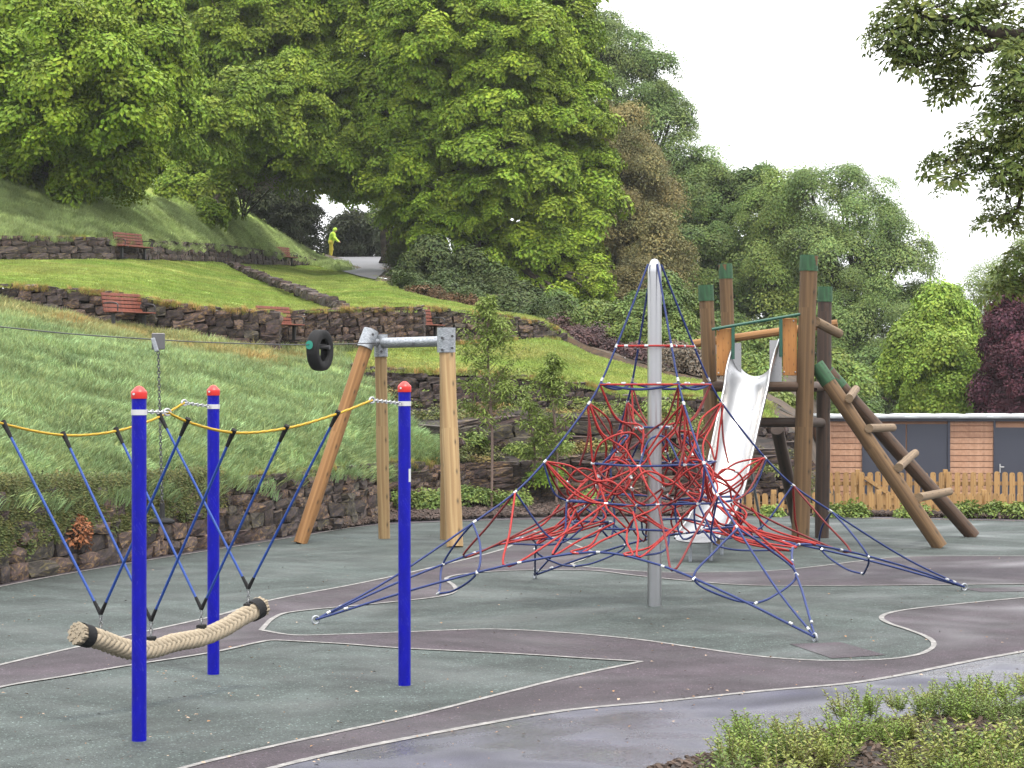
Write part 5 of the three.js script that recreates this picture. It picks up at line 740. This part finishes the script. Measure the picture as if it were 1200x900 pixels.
const dead = (p, px) => { // dead straw along the mown edge above the bank, as the photo shows
  const b = pOf(T[6], clamp(px, -60, 1000)); return clamp(1 - Math.abs(-p.z - (-b.z - 1.6)) / 2.2 + 0.15 + 0.9 * fbm(p.x * 0.8, p.z * 0.8, 2), 0, 1) * (px < 380 ? 1 : 0.25);
};
sow('long_grass', grassBank, 62000, tuftGeo(28, 0.17, 0.14, 0.22, 0.009, 5), grassMat, { size: [0.55, 1.2], keep: (p, px) => rnd() > dead(p, px) * 0.75, color: (p, px) => { const k = rr(0.7, 1.3) * (1 + 0.5 * fbm(p.x * 0.5, p.z * 0.9, 7)), d = dead(p, px) * rr(0.2, 0.9), s = rnd() < 0.22 ? 1.5 : 1; return C3(lerp(0.215 * s, 0.4, d) * k, lerp(0.285 * s, 0.27, d) * k, lerp(0.122 * s, 0.1, d) * k); } });
sow('mown_grass', upperLawn, 46000, tuftGeo(26, 0.045, 0.16, 0.06, 0.014, 6), grassMat, { color: (p) => { const k = rr(0.75, 1.25) * (1 + 0.35 * fbm(p.x * 0.4, p.z * 0.4)), w = clamp(0.5 + 1.6 * fbm(p.x * 0.25, p.z * 0.5, 5), 0, 1); return C3(lerp(0.2, 0.29, w) * k, lerp(0.28, 0.3, w) * k, lerp(0.055, 0.085, w) * k); } });
sow('mown_grass', lowerLawn, 26000, tuftGeo(26, 0.045, 0.15, 0.06, 0.014, 7), grassMat, { keep: (p, px) => px < 900, color: (p) => { const k = rr(0.75, 1.25) * (1 + 0.35 * fbm(p.x * 0.4, p.z * 0.4)), w = clamp(0.5 + 1.6 * fbm(p.x * 0.25, p.z * 0.5, 5), 0, 1); return C3(lerp(0.2, 0.29, w) * k, lerp(0.29, 0.31, w) * k, lerp(0.065, 0.095, w) * k); } });
sow('bank_grass', upperBank, 26000, tuftGeo(26, 0.19, 0.15, 0.22, 0.011, 8), grassMat, { color: (p) => { const k = rr(0.7, 1.3) * (1 + 0.5 * fbm(p.x * 0.5, p.z * 0.9, 7)), s = rnd() < 0.22 ? 1.5 : 1; return C3(0.215 * s * k, 0.285 * s * k, 0.122 * s * k); } });
{ // grass fringe hanging over the terrace wall tops and creeping along their feet
  const mats = [], cols = [];
  for (const [i, px0, px1, n, dry] of [[7, -20, 656, 1700, 0.75], [6, -20, 656, 900, 0.4], [9, -20, 372, 800, 0.3], [5, 395, 880, 900, 0.5], [1, 262, 512, 900, 0.25], [1, -20, 262, 500, 0.1]]) for (let k = 0; k < n; k++) {
    const px = rr(px0, px1), p = pOf(T[i], px); p.z += i === 6 ? rr(0, 0.5) : rr(-0.1, 0.24); p.y += i === 6 ? 0 : rr(-0.06, 0.04); _q.setFromEuler(new THREE.Euler(rr(0, i === 6 ? 0.2 : 0.9), rnd() * 6.28, 0));
    if (i !== 1 && noise(px * 0.06, i * 3.3) < -0.1) continue; mats.push(place(p, _q, rr(0.25, 0.6))); const d = rnd() < dry ? rr(0.4, 1) : rr(0, 0.3), c = rr(0.7, 1.3); cols.push(C3(lerp(0.16, 0.33, d) * c, lerp(0.23, 0.22, d) * c, lerp(0.05, 0.1, d) * c));
  }
  const o = scatter('fringe_grass', sodOf(tuftGeo(16, 0.22, 0.12, 0.3, 0.012, 9), 1, 0), grassMat, mats, cols); o.userData = { kind: 'stuff' };
}
// ---------------------------------------------------------------- planted bed near the path, mulch and litter
{
  const rim = [[730, 918], [771, 900], [820, 889], [862, 879], [900, 871], [960, 860], [1020, 851], [1080, 843], [1140, 836], [1200, 830], [1320, 820], [1500, 808]], pos = [], uv = [], idx = [], rows = 10, pts = smooth(rim, 8);
  pts.forEach((p, a) => { const inw = V(0.35, 0, 1).normalize(); for (let b = 0; b <= rows; b++) { const t = b / rows, q = p.clone().addScaledVector(inw, t * 4.2); q.y = 0.013 + 0.13 * Math.min(1, t * 5) + 0.05 * fbm(q.x * 2.5, q.z * 2.5) * Math.min(1, t * 6); pos.push(q.x, q.y, q.z); uv.push(q.x, q.z); if (a && b) { const c = (a - 1) * (rows + 1) + b - 1, d = a * (rows + 1) + b - 1; idx.push(c, c + 1, d, c + 1, d + 1, d); } } });
  const g = new THREE.BufferGeometry(); g.setAttribute('position', new THREE.Float32BufferAttribute(pos, 3)); g.setAttribute('uv', new THREE.Float32BufferAttribute(uv, 2)); g.setIndex(idx); g.computeVertexNormals();
  const bed = structure('shrub_bed', g, soil);
  const chip = new THREE.BoxGeometry(0.05, 0.012, 0.018); const chipMat = std([1, 1, 1], { roughness: 0.9 }), mats = [], cols = [], s = new MeshSurfaceSampler(bed).setRandomGenerator(rnd).build(), p = V(0, 0, 0);
  for (let k = 0; k < 7000; k++) { s.sample(p); _q.setFromEuler(new THREE.Euler(rr(-0.5, 0.5), rnd() * 6.28, rr(-0.5, 0.5))); mats.push(place(p.clone().add(V(0, 0.006, 0)), _q, rr(0.5, 1.5))); const c = rr(0.5, 1.5); cols.push(C3(0.055 * c, 0.036 * c, 0.026 * c)); }
  for (let k = 0; k < 9000; k++) { const px = rr(380, 1200), e = gp(px, ix(EDGE, px, 1) - 2), q = e.lerp(pOf(T[0], px), rr(0.05, 1)); q.y += 0.05; _q.setFromEuler(new THREE.Euler(rr(-0.6, 0.6), rnd() * 6.28, rr(-0.6, 0.6))); mats.push(place(q, _q, rr(1, 2.4))); const c = rr(0.5, 1.6); cols.push(C3(0.05 * c, 0.034 * c, 0.028 * c)); }
  scatter('bark_mulch', chip, chipMat, mats, cols).userData = { kind: 'stuff' };
  // leafy herbaceous plants: five forms
  const forms = [...Array(5)].map((_, f) => {
    const r = mulberry(900 + f), stems = [], leaves = [], n = 9 + f * 2;
    for (let i = 0; i < n; i++) { const a = r() * 6.283, out = 0.05 + r() * 0.2, h = 0.14 + r() * 0.17, b = V(Math.cos(a) * out * 0.3, 0, Math.sin(a) * out * 0.3), e = V(Math.cos(a) * out, h, Math.sin(a) * out); stems.push(tube([b, b.clone().lerp(e, 0.5).add(V(0, 0.03, 0)), e], 0.003, 4, 4)); const m = 16 + Math.floor(r() * 12); for (let k = 0; k < m; k++) { const t = 0.12 + 0.9 * k / m, p = b.clone().lerp(e, t), g2 = k * 2.4 + a, up = 0.35 + r() * 0.5; leaves.push({ p, dir: V(Math.cos(g2), up - 0.25 * (1 - t), Math.sin(g2)), up: V((r() - 0.5) * 0.5, 1, (r() - 0.5) * 0.5), l: 0.052 * (1.15 - 0.4 * t) * (0.8 + r() * 0.5), w: 0.021 * (0.8 + r() * 0.5) }); } }
    return [mergeGeometries(stems), leafGeo(leaves)];
  });
  const leafs = [leafMat(0.16, 0.24, 0.04), leafMat(0.21, 0.29, 0.06), leafMat(0.25, 0.28, 0.07), leafMat(0.13, 0.19, 0.05)], stemMat = std([0.12, 0.1, 0.05]);
  const looks = ['mid green leafy plant in the mulched bed', 'light green leafy plant in the mulched bed', 'yellow green leafy plant in the mulched bed', 'dull dark green leafy plant in the mulched bed']; let k = 0;
  const spots = []; for (let tries = 0; spots.length < 130 && tries < 20000; tries++) { const px = rr(850, 1235), py = rr(825, 1040), lim = ix(rim, px, 1); if (py < lim + 3 || px < 850 + (905 - py) * 0.9 + 30 * noise(py * 0.05, 2)) continue; const q = gp(px, py, 0.12); if (noise(q.x * 1.1, q.z * 1.1, 8) < -0.1) continue; if (spots.some((o) => o.distanceTo(q) < 0.15)) continue; spots.push(q); }
  for (const q of spots) {
    const [sg, lg] = forms[k % 5], tone = Math.floor(rnd() * 4), t = thing('bed_plant', looks[tone], 'plant', q, 'leafy plants in the mulched bed by the path'); t.rotation.y = rnd() * 6.28; { const ppx = 600 + q.x / -q.z * FOCAL, ppy = HORIZON + EYE * FOCAL / -q.z, inside = clamp((ppy - ix(rim, ppx, 1)) / 60, 0, 1); t.scale.setScalar(rr(0.4, 0.7) + inside * 0.3 * rnd()); }
    const a = new THREE.Mesh(sg, stemMat); a.name = 'stem'; const b = new THREE.Mesh(lg, leafs[tone]); b.name = 'leaves'; for (const m of [a, b]) { m.castShadow = m.receiveShadow = true; t.add(m); } k++;
  }
  // fallen leaves and twigs on the rubber and the path
  const bits = leafGeo([{ p: V(0, 0, 0), dir: V(1, 0.08, 0), up: V(0, 1, 0.2), l: 0.05, w: 0.03 }]), lm = [], lc = [];
  for (let i = 0; i < 900; i++) { const px = rr(-40, 1240), py = 612 + 290 * Math.pow(rnd(), 0.75); if (py < ix(EDGE, px, 1) + 3) continue; const q = gp(px, py, 0.017); if (noise(q.x * 0.5, q.z * 0.5, 3) < -0.1 && rnd() < 0.7) continue; _q.setFromEuler(new THREE.Euler(rr(-0.2, 0.2), rnd() * 6.28, rr(-0.2, 0.2))); lm.push(place(q, _q, rr(0.25, 0.8))); const c = rr(0.6, 1.4); lc.push(rnd() < 0.35 ? C3(0.3 * c, 0.22 * c, 0.16 * c) : rnd() < 0.5 ? C3(0.24 * c, 0.13 * c, 0.06 * c) : C3(0.05 * c, 0.04 * c, 0.035 * c)); }
  scatter('fallen_leaves', bits, phys([1, 1, 1], { roughness: 0.8, side: THREE.DoubleSide }), lm, lc).userData = { kind: 'stuff' };
}
renderer.render(scene, camera);
